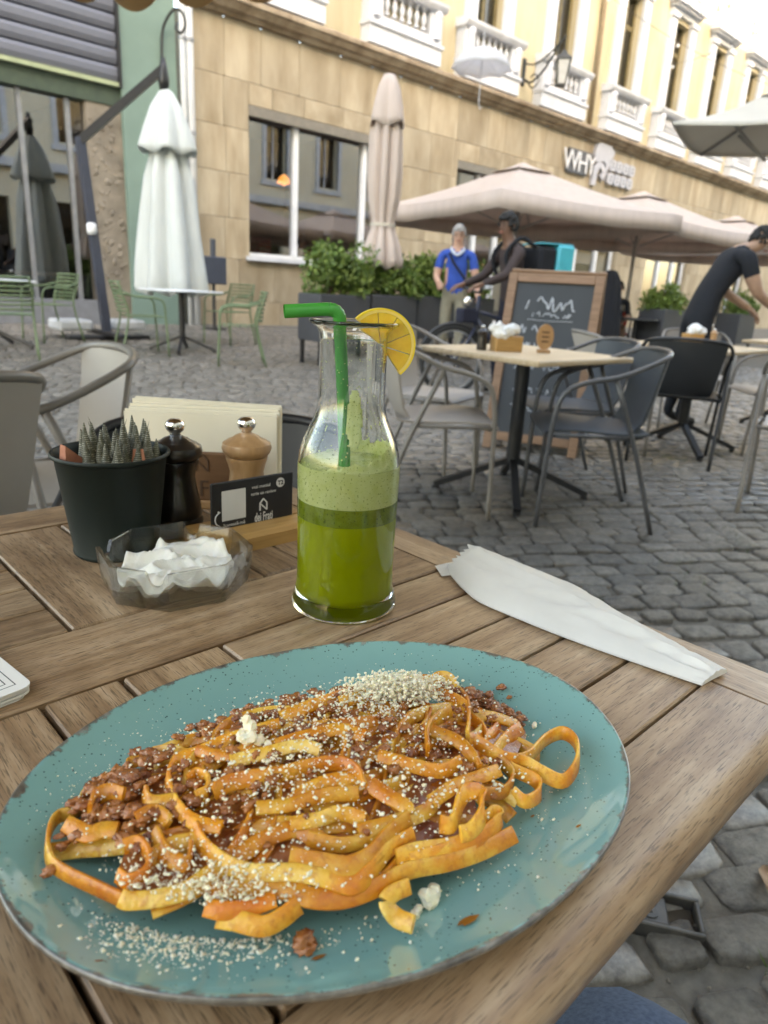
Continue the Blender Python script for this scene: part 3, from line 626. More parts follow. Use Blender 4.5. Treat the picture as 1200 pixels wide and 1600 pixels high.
# ------------------------------------------------------------ pasta
def plate_z(x, y):
    dx, dy = x - PC[0], y - PC[1]; u = dx * math.cos(PA) + dy * math.sin(PA); v = -dx * math.sin(PA) + dy * math.cos(PA)
    r_ = math.hypot(u / SA, v / SB)
    for (r0, z0), (r1, z1) in zip(prof[:10], prof[1:11]):
        if r_ <= r1: return TZ + z0 + (z1 - z0) * max(0, r_ - r0) / (r1 - r0)
    return TZ + .0232
def p2w(u, v): return PC[0] + u * math.cos(PA) - v * math.sin(PA), PC[1] + u * math.sin(PA) + v * math.cos(PA)
CU, CV = -.012, -.006
def mound(u, v, h=.030, su=.128, sv=.080): return h * max(0, 1 - ((u - CU) / su) ** 2 - ((v - CV) / sv) ** 2) ** .6
NOODLES = [
 (0.9, [(0.1123,0.2659,0.7744),(0.1068,0.2768,0.7718),(0.0988,0.2823,0.7692),(0.0908,0.2829,0.7683),(0.0824,0.2721,0.7705),(0.0761,0.273,0.7706),(0.0707,0.2674,0.7714),(0.0654,0.257,0.772),(0.064,0.2478,0.7718),(0.0663,0.2379,0.7727),(0.0712,0.2243,0.7737),(0.0754,0.2141,0.7737),(0.079,0.2075,0.7735)]),
 (0.3, [(0.075,0.2613,0.7752),(0.0788,0.2468,0.7779),(0.0839,0.2443,0.7785),(0.0883,0.2399,0.779)]),
 (0.85, [(0.0859,0.2279,0.7806),(0.0913,0.2256,0.781),(0.0916,0.217,0.7807),(0.0871,0.211,0.7799),(0.0806,0.2119,0.7791),(0.0786,0.2172,0.7794)]),
 (0.7, [(0.0841,0.2583,0.7788),(0.0895,0.2651,0.7781),(0.0953,0.265,0.7785),(0.0986,0.257,0.7799)]),
 (0.45, [(0.0766,0.209,0.7764),(0.0784,0.2058,0.7762),(0.0867,0.1996,0.7768),(0.0965,0.1954,0.7775),(0.1059,0.1954,0.7784),(0.1132,0.1953,0.7791)]),
 (0.4, [(0.1772,0.2498,0.7869),(0.1631,0.2538,0.786),(0.1498,0.2577,0.7847),(0.14,0.259,0.7837),(0.1321,0.2615,0.7824),(0.1257,0.262,0.7815),(0.1182,0.2534,0.7824),(0.1126,0.2381,0.7833),(0.1113,0.2259,0.7834),(0.114,0.2167,0.7835),(0.1196,0.2088,0.7838)]),
 (0.55, [(0.1115,0.2176,0.7824),(0.1101,0.2063,0.7816),(0.1125,0.1941,0.7805),(0.1184,0.1849,0.7797),(0.1315,0.1746,0.779),(0.1407,0.1646,0.7775),(0.1475,0.1569,0.7759),(0.1569,0.1572,0.7769),(0.1685,0.1595,0.7786),(0.1823,0.1582,0.7792)]),
 (0.5, [(0.1028,0.1887,0.7755),(0.1097,0.1863,0.7758),(0.1197,0.1793,0.7756),(0.1286,0.1706,0.7746),(0.1326,0.1647,0.7734),(0.1428,0.1574,0.7723),(0.1558,0.153,0.7721),(0.1714,0.1505,0.7726),(0.1895,0.1432,0.7709),(0.2059,0.139,0.7696),(0.2263,0.1368,0.7682)]),
 (0.4, [(0.0986,0.1861,0.7752),(0.104,0.1801,0.7745),(0.1122,0.1753,0.7745),(0.1208,0.1722,0.7749)]),
 (0.55, [(0.1011,0.1813,0.7728),(0.1056,0.1764,0.7721),(0.1125,0.1686,0.7707),(0.1204,0.1662,0.7713),(0.1276,0.1662,0.7725)]),
 (0.75, [(0.1265,0.2278,0.7859),(0.1346,0.2269,0.787),(0.147,0.2201,0.7883),(0.1551,0.2152,0.7889),(0.1674,0.2104,0.7896),(0.1782,0.2038,0.7896),(0.181,0.1947,0.7888),(0.1771,0.1858,0.7874)]),
 (0.3, [(0.1361,0.2599,0.7839),(0.1409,0.2467,0.7869),(0.1501,0.2409,0.7883),(0.1604,0.2419,0.7887)]),
 (0.9, [(0.1228,0.2439,0.7835),(0.1276,0.2446,0.7841),(0.1291,0.238,0.7849),(0.125,0.2308,0.7848),(0.1201,0.2309,0.784)]),
 (0.6, [(0.1329,0.1796,0.7826),(0.1415,0.1698,0.7813),(0.1488,0.1627,0.7802),(0.1594,0.1602,0.7804),(0.1707,0.162,0.7821),(0.1841,0.163,0.7836)]),
 (0.5, [(0.1352,0.2072,0.7863),(0.1469,0.199,0.7869),(0.1604,0.194,0.7876),(0.1739,0.1852,0.7871)]),
 (0.5, [(0.1424,0.1927,0.7837),(0.1529,0.187,0.784),(0.162,0.1839,0.7843),(0.169,0.1751,0.7829)]),
 (0.5, [(0.1803,0.1882,0.7887),(0.1828,0.1781,0.7869),(0.1865,0.1682,0.7846),(0.1855,0.1643,0.7833)]),
 (0.3, [(0.1987,0.1641,0.7829),(0.2161,0.1642,0.7828),(0.2321,0.1617,0.7811),(0.2441,0.1605,0.7795)]),
 (0.8, [(0.2516,0.1702,0.7787),(0.2527,0.164,0.7769),(0.2499,0.1565,0.7752),(0.2379,0.1524,0.7752),(0.2264,0.1567,0.7774)]),
 (0.5, [(0.1934,0.1537,0.7813),(0.1985,0.1507,0.7804),(0.2096,0.1558,0.7825),(0.2164,0.1578,0.7831),(0.2215,0.1543,0.7816),(0.2137,0.1469,0.7792),(0.2041,0.1443,0.7782),(0.1984,0.1456,0.7786)]),
 (0.6, [(0.2107,0.1457,0.7748),(0.2228,0.147,0.775),(0.2231,0.1434,0.7737),(0.2091,0.1421,0.7734),(0.1926,0.1464,0.7747),(0.1791,0.1525,0.7762),(0.1696,0.1555,0.7766)]),
 (0.3, [(0.2724,0.2657,0.7632),(0.2766,0.2643,0.7637),(0.2873,0.2597,0.765),(0.2951,0.2526,0.7655)]),
 (0.8, [(0.2898,0.2479,0.7679),(0.2976,0.2477,0.7697),(0.301,0.2421,0.7697),(0.2971,0.2331,0.7678),(0.2747,0.2068,0.7802),(0.2553,0.1896,0.7843),(0.2464,0.1835,0.785)]),
 (0.4, [(0.2158,0.2471,0.785),(0.241,0.2464,0.781),(0.2587,0.2402,0.7784),(0.2748,0.2345,0.7748),(0.2742,0.2158,0.7788),(0.2708,0.2036,0.7806)]),
 (0.5, [(0.2295,0.1993,0.7884),(0.2334,0.194,0.7877),(0.238,0.1836,0.7861),(0.2371,0.1726,0.7843),(0.2335,0.1655,0.7829)]),
 (0.8, [(0.217,0.1844,0.7895),(0.2261,0.1931,0.7899),(0.2384,0.1988,0.789),(0.2547,0.2028,0.7866)]),
 (0.9, [(0.2495,0.1811,0.7826),(0.2536,0.1662,0.779),(0.2661,0.1602,0.7757),(0.2935,0.1657,0.7711),(0.3062,0.1631,0.7713),(0.3023,0.1523,0.7726),(0.2881,0.1434,0.7719),(0.2734,0.1416,0.7699),(0.2664,0.1495,0.7728),(0.2628,0.1579,0.7756),(0.2587,0.1634,0.7774)]),
 (0.85, [(0.2557,0.1628,0.7753),(0.2557,0.1588,0.7743),(0.2609,0.1496,0.7713),(0.2559,0.1437,0.7697),(0.2448,0.1443,0.7712),(0.2431,0.1512,0.7736)]),
 (0.5, [(0.1675,0.1454,0.771),(0.1597,0.1474,0.771),(0.1553,0.1463,0.7698),(0.1566,0.1416,0.766),(0.1582,0.1341,0.7676)]),
 (0.6, [(0.1061,0.2512,0.7817),(0.1037,0.2442,0.7821),(0.1063,0.2392,0.7826),(0.1121,0.2353,0.7833)]),
 (0.4, [(0.0958,0.2376,0.782),(0.1032,0.237,0.7825),(0.1049,0.2288,0.7828),(0.1037,0.2252,0.7827)]),
 (0.4, [(0.0905,0.2167,0.779),(0.1007,0.2167,0.7798),(0.1066,0.2139,0.7802),(0.1129,0.2111,0.7806)]),
 (0.4, [(0.1636,0.234,0.7889),(0.1794,0.2296,0.7896),(0.1947,0.2236,0.7897),(0.2011,0.2116,0.7898)]),
 (0.4, [(0.1823,0.2553,0.7856),(0.1987,0.255,0.7847),(0.2274,0.2568,0.7804),(0.261,0.2711,0.764)]),
 (0.5, [(0.1422,0.2393,0.7871),(0.1585,0.232,0.7888),(0.1723,0.2254,0.7897),(0.1771,0.2167,0.79)]),
 (0.5, [(0.1626,0.1719,0.7822),(0.1735,0.1678,0.782),(0.1922,0.1629,0.7815),(0.207,0.165,0.7824)]),
 (0.5, [(0.1442,0.1831,0.7819),(0.1553,0.1715,0.7803),(0.1722,0.1662,0.7805),(0.1836,0.1622,0.7801)]),
 (0.5, [(0.1965,0.1972,0.7893),(0.205,0.1841,0.7875),(0.2158,0.1733,0.7852),(0.2292,0.1728,0.7843)]),
 (0.6, [(0.0982,0.2268,0.7815),(0.0967,0.2153,0.781),(0.1005,0.2042,0.7805),(0.1067,0.2105,0.7816)]),
 (0.5, [(0.1738,0.152,0.7749),(0.1885,0.1474,0.7741),(0.2029,0.1453,0.7738),(0.2132,0.1428,0.7729)]),
]

def noodle_mat():
    m, t, b = nt('egg_pasta'); v = coords(t, (1, 1, 1), True)
    n1 = noise_n(t, v, 26, 6, .65); n2 = noise_n(t, v, 330, 4, .6)
    c = ramp(t, n1, [(.34, (.52, .130, .012)), (.46, (.65, .235, .020)), (.57, (.75, .40, .055)), (.72, (.84, .58, .17))])
    f = ramp(t, n2, [(.52, (0, 0, 0)), (.66, (1, 1, 1))])
    fm = nd(t, 'Math', operation='MULTIPLY'); fm.inputs[1].default_value = .55; t.links.new(f, fm.inputs[0])
    c = mixc(t, fm.outputs[0], c, (.46, .135, .022))
    c = rndval(t, c, .16)
    t.links.new(c, b.inputs['Base Color']); b.inputs['Roughness'].default_value = .27
    b.inputs['Subsurface Weight'].default_value = .18; b.inputs['Subsurface Radius'].default_value = (1, .5, .15); b.inputs['Subsurface Scale'].default_value = .004
    bump(t, b, n2, .55, .0011); return m
m_noodle = noodle_mat()
pasta = thing('pasta_portion', 'heap of tagliatelle with meat sauce and grated cheese on the teal plate', 'pasta', (PC[0], PC[1], TZ + .006))
PL = Vector((PC[0], PC[1], TZ + .006))
def noodle(P, stand, width=.0105, th=.0030, n=None, twist=0):
    P = [Vector(p) - PL for p in P]; n = n or max(14, len(P) * 5)
    C_ = cat_rom(P, n); rings = []; up = Vector((0, 0, 1))
    ph = random.uniform(0, 6)
    for i, p in enumerate(C_):
        t = (C_[min(i + 1, n)] - C_[max(i - 1, 0)]).normalized()
        side = Vector((.70, .71, 0))
        st = stand + .16 * math.sin(ph + i * .16) + twist * i / n
        st = max(.05, st * .7 + .12); w = (up * st + side * (1 - st)); w = (w - t * w.dot(t)).normalized(); nn = t.cross(w)
        hw = width / 2 * (1 + .05 * math.sin(ph * 2 + i * .2)); ht = th / 2
        cs = [(-hw, -ht * .35), (-hw * .88, -ht * .85), (0, -ht), (hw * .88, -ht * .85), (hw, -ht * .35), (hw, ht * .35), (hw * .88, ht * .85), (0, ht), (-hw * .88, ht * .85), (-hw, ht * .35)]
        wav = .0003 * math.sin(i * .33 + ph)
        rings.append([tuple(p + w * a_ + nn * (b_ + wav)) for a_, b_ in cs])
    MB().loft(rings, True, True).build('noodle', m_noodle, pasta, True, 60)
random.seed(21)
for s_, P in NOODLES:
    noodle(P, s_, random.uniform(.0060, .0078), .0021)
# filler noodles under and between the traced ones
for k in range(70):
    a0 = random.uniform(0, 2 * math.pi); rr = math.sqrt(random.uniform(.0, .8)); u = CU + .104 * rr * math.cos(a0); v = CV + .060 * rr * math.sin(a0)
    hd = random.uniform(0, 6.28) if random.random() < .45 else random.gauss(.10, .5); cv_ = random.choice((-1, 1)) * random.uniform(4, 40); dcv = random.uniform(-500, 500); ln = random.uniform(.07, .15); NP = 11; pts = []
    zoff = random.uniform(-.007, .0012)
    for i in range(NP):
        x, y = p2w(u, v)
        e_ = (u - CU) ** 2 / .118 ** 2 + (v - CV) ** 2 / .070 ** 2
        if e_ > 1.0: hd += 1.1 * (1 if cv_ > 0 else -1)
        if e_ > 1.12 or math.hypot(u / SA, v / SB) > .88: break
        end = abs(2 * i / (NP - 1) - 1) ** 4
        pts.append((x, y, max(plate_z(x, y) + .003, plate_z(x, y) + mound(u, v) + zoff - .006 * end + .0018 * math.sin(i * .8 + k))))
        st_ = ln / (NP - 1); u += st_ * math.cos(hd); v += st_ * math.sin(hd) * .85; hd += (cv_ + dcv * (i / NP - .5) * .2) * st_
    if len(pts) > 4: noodle(pts, random.uniform(.2, .7), random.uniform(.0062, .0078), .0022)
# sauce bed and minced meat
m_sauce = mat('meat_sauce', (.42, .135, .028), (.24, .055, .014), rough=.28, scale=90, bmp=.6, bscale=260, bdist=.002, coat=.3, sss=.1, sssr=.003)
m_meat = mat('minced_meat', (.46, .150, .028), (.22, .052, .011), rough=.26, scale=110, bmp=.8, bscale=700, bdist=.0015, coat=.5)
sb_ = MB(); n1_, n2_ = 150, 50; rings = []
for j in range(n2_ + 1):
    q_ = j / n2_; ring = []
    for i in range(n1_):
        a_ = 2 * math.pi * i / n1_; e = 1 + .10 * math.sin(3 * a_ + .4) + .07 * math.sin(5 * a_ + 2) + .04 * math.sin(9 * a_)
        u, v = CU + .116 * e * q_ * math.cos(a_) * .97, CV + .060 * e * q_ * math.sin(a_)
        x, y = p2w(u, v); z_ = plate_z(x, y) + max(.0004 if q_ > .98 else .0012, mound(u, v, .0265, .122, .074)) + (noise.noise(Vector((x * 160, y * 160, 3))) * .0026 + noise.noise(Vector((x * 420, y * 420, 8))) * .0012) * (1 - q_ ** 4)
        ring.append((x - PL.x, y - PL.y, z_ - PL.z))
    rings.append(ring)
sb_.loft(rings, False, False).build('sauce', m_sauce, pasta, True)
mm = MB()
def meat_lump(u, v, r_, dz):
    if math.hypot(u / SA, v / SB) > .9: return
    x, y = p2w(u, v); c_ = Vector((x, y, plate_z(x, y) + mound(u, v) + dz)); sx, sy, sz_ = random.uniform(.9, 1.5), random.uniform(.8, 1.2), random.uniform(.45, .7); vs, fs = ICO[3]; o_ = []
    for p in vs:
        d = Vector(p); q = c_ + d * r_; k = 1 + .50 * noise.noise(q * 420) + .55 * noise.noise(q * 950 + Vector((9, 3, 1))) + .40 * noise.noise(q * 2100)
        o_.append((c_.x + d.x * r_ * k * sx - PL.x, c_.y + d.y * r_ * k * sy - PL.y, c_.z + d.z * r_ * k * sz_ - PL.z))
    mm.add(o_, fs)
for u, v, s_, n, dz in ((.103, .026, .0080, 9, .004), (.110, .010, .006, 6, .002), (.097, .036, .006, 5, .004), (.090, .030, .008, 4, .006), (-.108, .018, .010, 10, .003), (-.115, .003, .008, 7, .002), (-.100, -.012, .009, 5, .003), (-.095, .03, .009, 4, .003), (-.03, .056, .014, 9, .003), (.0, .053, .012, 7, .003), (.035, .050, .012, 5, .004), (-.06, .042, .012, 6, .003),
                        (.0, -.012, .02, 5, .004), (.04, -.012, .014, 4, .004), (.058, -.040, .008, 3, .004), (-.05, .0, .018, 6, .004), (-.03, .025, .016, 4, .004), (-.075, -.015, .012, 4, .003), (.07, .0, .012, 3, .004), (.02, .02, .02, 4, .004)):
    for k in range(int(n * 3.4)): meat_lump(random.gauss(u, s_), random.gauss(v, s_ * .75), random.uniform(.0014, .0032), dz + random.uniform(-.002, .0025))
for k in range(4): meat_lump(random.gauss(-.052, .0022), random.gauss(-.0815, .0012), random.uniform(.0018, .0030), .001)
for k in range(90):
    u, v = CU + random.gauss(0, .055), CV + random.gauss(0, .033)
    if (u - CU) ** 2 / .116 ** 2 + (v - CV) ** 2 / .07 ** 2 < .95:
        x, y = p2w(u, v); mm.ico((x - PL.x, y - PL.y, plate_z(x, y) + mound(u, v) + random.uniform(.001, .006) - PL.z), random.uniform(.0008, .0018), .35, 2)
stuff(mm.build('minced_meat', m_meat, pasta, True))
m_cheese = mat('grated_cheese', (.86, .78, .60), (.80, .68, .46), rough=.6, scale=300, sss=.4, sssr=.002)
ch = MB()
def grain(x, y, z_, r_):
    k = random.random()
    if k < .85: ch.ico((x - PL.x, y - PL.y, z_ - PL.z), r_, .35, 1, (random.uniform(.7, 1.6), random.uniform(.7, 1.4), random.uniform(.6, 1.1)))
    else:
        d = Vector((random.gauss(0, 1), random.gauss(0, 1), random.gauss(0, .5))).normalized() * r_ * random.uniform(1.0, 1.6); c_ = Vector((x, y, z_)) - PL
        ch.tube([c_ - d, c_ + d], [r_ * .55, r_ * .45], 5)
def cheese(u, v, su, sv, n, r0=.0006, r1=.0014, lift=.004, base=None):
    r0 *= .42; r1 *= .72
    for k in range(int(n * 1.8)):
        uu, vv = random.gauss(u, su), random.gauss(v, sv)
        if math.hypot(uu / SA, vv / SB) > .93: continue
        x, y = p2w(uu, vv); inside = (uu - CU) ** 2 / .116 ** 2 + (vv - CV) ** 2 / .070 ** 2 < 1
        z_ = plate_z(x, y) + (mound(uu, vv) + random.uniform(.004, lift + .005) if inside else .0006)
        grain(x, y, z_, r0 + (r1 - r0) * random.random() ** 2.2)
random.seed(5)
cheese(.048, .030, .013, .008, 1500, .0007, .0016, .012)
cheese(.030, .034, .010, .007, 300, .0007, .0015, .008)
cheese(.0, .012, .030, .018, 380, .0005, .0012, .007)
cheese(-.012, -.006, .055, .032, 1100, .0004, .0010, .007)
cheese(-.045, -.02, .018, .014, 120, .0006, .0014, .007)
cheese(.01, -.048, .03, .012, 200, .0006, .0015, .006)
cheese(-.105, -.047, .014, .008, 260, .0005, .0014); cheese(-.085, -.060, .014, .007, 320, .0005, .0014); cheese(-.066, -.068, .014, .006, 180, .0004, .0013); cheese(-.095, -.052, .026, .013, 330, .0003, .0007)
cheese(-.04, -.072, .03, .012, 90, .0003, .0010); cheese(.0, .08, .06, .012, 80, .0003, .0006); cheese(-.075, .062, .03, .012, 70, .0003, .0006); cheese(.1, -.05, .02, .02, 40, .0003, .0006); cheese(-.12, .035, .012, .012, 90, .0003, .0006)
stuff(ch.build('grated_cheese', m_cheese, pasta, True))
def chunk(x, y, z_, pieces):
    c_ = MB()
    for (dx, dy, dz, r_) in pieces: c_.ico((x + dx - PL.x, y + dy - PL.y, z_ + dz - PL.z), r_, .25, 2)
    c_.build('cheese_chunk', m_cheese, pasta)
cx_, cy_ = p2w(-.047, .010); cz = plate_z(cx_, cy_) + mound(-.047, .010)
chunk(cx_, cy_, cz + .010, [(0, 0, 0, .0042), (.002, .002, .004, .0034), (.001, .003, .008, .0024), (-.003, .001, .001, .003), (.004, -.003, -.002, .0028), (.007, -.006, -.004, .002)])
cx_, cy_ = p2w(.003, -.081); chunk(cx_, cy_, plate_z(cx_, cy_) + .003, [(0, 0, 0, .004), (.003, .001, .001, .003), (-.002, .001, .002, .003)])
cx_, cy_ = p2w(-.006, -.084); chunk(cx_, cy_, plate_z(cx_, cy_) + .001, [(0, 0, 0, .0022), (.003, .001, 0, .0018), (-.003, -.001, .0, .0016)])
cx_, cy_ = p2w(-.10, -.028); chunk(cx_, cy_, plate_z(cx_, cy_) + .008, [(0, 0, 0, .0026), (.001, .001, .003, .0022), (-.002, .0, .001, .002)])
cx_, cy_ = p2w(.118, -.005); chunk(cx_, cy_, plate_z(cx_, cy_) + .004, [(0, 0, 0, .0015), (.002, .001, 0, .0012)])
m_oil = mat('sauce_spot', (.30, .12, .02), (.22, .07, .015), rough=.15, scale=80)
for (u, v, r_) in ((.009, -.099, .0045), (-.122, -.062, .0026), (-.05, -.088, .0028), (.085, -.078, .0015), (.075, -.058, .0012)):
    x, y = p2w(u, v); ring = [(x - PL.x + r_ * (1 + .3 * math.sin(3 * k)) * math.cos(k * math.pi / 6 + .3), y - PL.y + .55 * r_ * math.sin(k * math.pi / 6), plate_z(x + r_ * math.cos(k * math.pi / 6), y + .55 * r_ * math.sin(k * math.pi / 6)) - PL.z + .0005) for k in range(12)]
    MB().add(ring, [tuple(range(12))]).build('sauce_spot', m_oil, pasta)

# ------------------------------------------------------------ juice bottle
BO = (.346, .398)
m_glass = glass('clear_glass', (.97, .99, .97), 1.47)
def juice_mat(name, c0, c1, speck, tw, sc=70, rough=.5):
    m, t, b = nt(name); v = coords(t); t.nodes.remove(b)
    col = ramp(t, noise_n(t, v, sc, 6), [(.3, c0), (.7, c1)])
    if speck:
        s_ = ramp(t, noise_n(t, v, 620, 2), [(.62, (0, 0, 0)), (.69, (1, 1, 1))]); col = mixc(t, s_, col, speck)
    d = nd(t, 'BsdfDiffuse'); tr = nd(t, 'BsdfTranslucent'); mx = nd(t, 'MixShader'); mx.inputs[0].default_value = tw
    for n_ in (d, tr): t.links.new(col, n_.inputs[0])
    t.links.new(d.outputs[0], mx.inputs[1]); t.links.new(tr.outputs[0], mx.inputs[2]); t.links.new(mx.outputs[0], t.nodes['Material Output'].inputs[0])
    return m
m_juice = juice_mat('green_juice', (.50, .55, .018), (.58, .63, .030), None, .55, 25)
m_pulp = juice_mat('juice_pulp', (.24, .30, .022), (.33, .40, .05), (.12, .16, .02), .4, 160)
m_foam = juice_mat('juice_foam', (.70, .74, .28), (.80, .83, .42), (.34, .40, .09), .35, 120)
bottle = thing('juice_bottle', 'glass bottle of green juice with foam behind the teal plate', 'bottle', (BO[0], BO[1], TZ))
outer = [(.030, .0005), (.0415, .0008), (.0432, .003), (.0428, .007), (.0408, .013), (.0394, .020), (.0390, .032), (.0392, .060), (.0396, .090), (.0399, .110), (.0397, .120), (.0385, .129), (.0358, .138), (.0318, .147), (.0282, .155), (.0262, .163), (.0254, .172), (.0252, .190), (.0252, .212), (.0256, .217), (.0272, .2205), (.0305, .2228), (.0328, .2242), (.0334, .2255), (.0328, .2268)]
inner = [(.0300, .2262), (.0262, .2235), (.0240, .2205), (.0234, .216), (.0232, .190), (.0234, .172), (.0242, .163), (.0262, .155), (.0298, .147), (.0338, .138), (.0365, .129), (.0377, .120), (.0379, .110), (.0376, .090), (.0372, .060), (.0370, .032), (.0366, .020), (.0350, .013), (.030, .010), (.015, .0092), (.0005, .009)]
MB().lathe(outer + inner, 72, cap0=True, cap1=True).build('glass_body', m_glass, bottle, True)
E3 = .00025
def rin(z_):
    pr = sorted([(z, r_) for r_, z in inner])
    for (z0, r0), (z1, r1) in zip(pr, pr[1:]):
        if z0 <= z_ <= z1: return r0 + (r1 - r0) * (z_ - z0) / max(1e-6, z1 - z0)
    return pr[-1][1]
def fill(z0, z1, n=10): return [(rin(z0 + (z1 - z0) * k / n) + E3, z0 + (z1 - z0) * k / n) for k in range(n + 1)]
MB().lathe([(.0005, .0088), (.015, .009), (.030, .0098)] + fill(.0132, .0780), 64).build('juice', m_juice, bottle, True, 60)
MB().lathe(fill(.0782, .0920, 6), 64).build('juice_pulp', m_pulp, bottle, True, 60)
ft = MB().lathe(fill(.0922, .1200, 8), 64); ft.build('foam', m_foam, bottle, True, 60)
# foam film clinging to the inside of the glass: ragged upper edge, built as patches of wall
fm_ = MB(); NA, NZ = 120, 40; zz0, zz1 = .1190, .186
def film(a_, z_):
    edge = .126 + .010 * math.sin(a_ * 1.0 + 2.2) + .005 * noise.noise(Vector((math.cos(a_) * 3, math.sin(a_) * 3, 1))) + .004 * noise.noise(Vector((math.cos(a_) * 9, math.sin(a_) * 9, 5)))
    if z_ < edge: return True
    if abs((a_ - 4.10 + math.pi) % (2 * math.pi) - math.pi) < .24 * max(0, math.sin(math.pi * (z_ - .136) / .046)) ** .6 + .04 * noise.noise(Vector((a_ * 9, z_ * 300, 2))) and .137 < z_ < .180: return True
    return noise.noise(Vector((math.cos(a_) * .035, math.sin(a_) * .035, z_)) * 330) > .50 and z_ < .16
grid = {}
for j in range(NZ + 1):
    for i in range(NA):
        a_ = 2 * math.pi * i / NA; z_ = zz0 + (zz1 - zz0) * j / NZ; r_ = rin(z_) - .0003; grid[i, j] = (r_ * math.cos(a_), r_ * math.sin(a_), z_)
vs_, fs_, idx = [], [], {}
def vid(k):
    if k not in idx: idx[k] = len(vs_); vs_.append(grid[k])
    return idx[k]
for j in range(NZ):
    for i in range(NA):
        if film(2 * math.pi * (i + .5) / NA, zz0 + (zz1 - zz0) * (j + .5) / NZ): fs_.append((vid((i, j)), vid(((i + 1) % NA, j)), vid(((i + 1) % NA, j + 1)), vid((i, j + 1))))
fmo = MB().add(vs_, fs_).build('foam_film', m_foam, bottle, True)
sol = fmo.modifiers.new('thick', 'SOLIDIFY'); sol.thickness = .0004; sol.offset = -1
sm_ = fmo.modifiers.new('soft', 'SMOOTH'); sm_.iterations = 3; sm_.factor = .5
dr = MB()
for k in range(260):
    a_ = random.uniform(0, 2 * math.pi); z_ = random.uniform(.118, .216); r_ = rin(z_); s_ = random.uniform(.0002, .0006) * (1.6 if z_ < .15 else 1)
    dr.ico((r_ * math.cos(a_), r_ * math.sin(a_), z_), s_, .1, 1)
stuff(dr.build('foam_droplets', m_foam, bottle, True))
# straw
m_straw = mat('green_plastic', (.035, .30, .045), (.03, .26, .04), rough=.25, scale=20, sss=.2, sssr=.003)
stw = thing('drinking_straw', 'bent green plastic straw standing in the juice bottle', 'straw', (BO[0], BO[1], TZ))
# image-right direction is (.73,-.68); towards the viewer (-.66,-.70)
def loc_b(rt, fw, z_): return (.73 * rt + .68 * fw, -.68 * rt + .73 * fw, z_)
low = [loc_b(-.0030, -.012, .120), loc_b(-.0045, -.012, .150), loc_b(-.0075, -.014, .195), loc_b(-.0095, -.0185, .226)]
MB().tube(low, .0045, 14, True, 16).build('stem', m_straw, stw, True, 60)
bend = [loc_b(-.0095, -.0185, .226), loc_b(-.0105, -.0195, .2305), loc_b(-.0135, -.0205, .2335), loc_b(-.018, -.0215, .2342)]
bp = cat_rom(bend, 12); MB().tube(bp, [.0045 + (.0005 if k % 2 else 0) for k in range(13)], 14, True).build('bellows', m_straw, stw, True, 60)
e0, e1_ = Vector(loc_b(-.018, -.0215, .2342)), Vector(loc_b(-.0475, -.030, .2315))
sp = MB(); dirv = (e1_ - e0).normalized()
P_ = [e0, e1_, e1_, e0.lerp(e1_, .15)]
sp.tube([e0, e0.lerp(e1_, .5), e1_], .0047, 16, False); sp.tube([e1_ + dirv * .0001, e1_ - dirv * .012], [.0041, .0041], 16, False)
sp.build('mouthpiece', m_straw, stw, True, 50)
# lemon slice on the rim
m_flesh = mat('lemon_flesh', (.84, .52, .045), (.76, .42, .025), rough=.3, scale=120, stretch=(1, 1, 1), sss=.5, sssr=.006, coat=.3)
m_peel = mat('lemon_peel', (.88, .62, .04), (.82, .55, .03), rough=.4, scale=60, bmp=.3, bscale=500)
m_pith = mat('lemon_pith', (.86, .62, .18), (.82, .55, .12), rough=.5)
ls = thing('lemon_slice', 'orange yellow lemon slice wedged on the bottle rim', 'lemon slice', (BO[0] + .73 * .0195, BO[1] - .68 * .0195, TZ + .2100))
LR = .0265
def lem(rad, ang, d):      # disc in the plane (image right, up), slightly turned
    x, z_ = rad * math.cos(ang), rad * math.sin(ang); t_ = R_(12)
    rx, fy = x * math.cos(t_) - d * math.sin(t_), x * math.sin(t_) + d * math.cos(t_)
    return (.73 * rx + .68 * fy, -.68 * rx + .73 * fy, z_)
A0, A1 = R_(-52), R_(136); nn_ = 40
def sector(r0, r1, d0, d1):
    b = MB(); rings = []
    for k in range(nn_ + 1):
        a_ = A0 + (A1 - A0) * k / nn_; rings.append([lem(r0, a_, d0), lem(r1, a_, d0), lem(r1, a_, d1), lem(r0, a_, d1)])
    return b.loft(rings, True, True)
sector(LR * .955, LR, -.0032, .0032).build('peel', m_peel, ls, True, 40)
sector(LR * .885, LR * .953, -.0030, .0030).build('pith', m_pith, ls, True, 40)
for k in range(5):
    s0 = A0 + (A1 - A0) * (k + .02) / 5; s1 = A0 + (A1 - A0) * (k + .98) / 5
    f = MB(); ring_f, ring_b = [], []
    for i in range(9):
        a_ = s0 + (s1 - s0) * i / 8; rad = LR * .88
        ring_f.append(lem(rad, a_, -.0031)); ring_b.append(lem(rad, a_, .0031))
    am = (s0 + s1) / 2; ring_f.append(lem(.0012, am, -.0029)); ring_b.append(lem(.0012, am, .0029))
    f.loft([ring_f, ring_b], True, True); f.build('segment', m_flesh, ls)

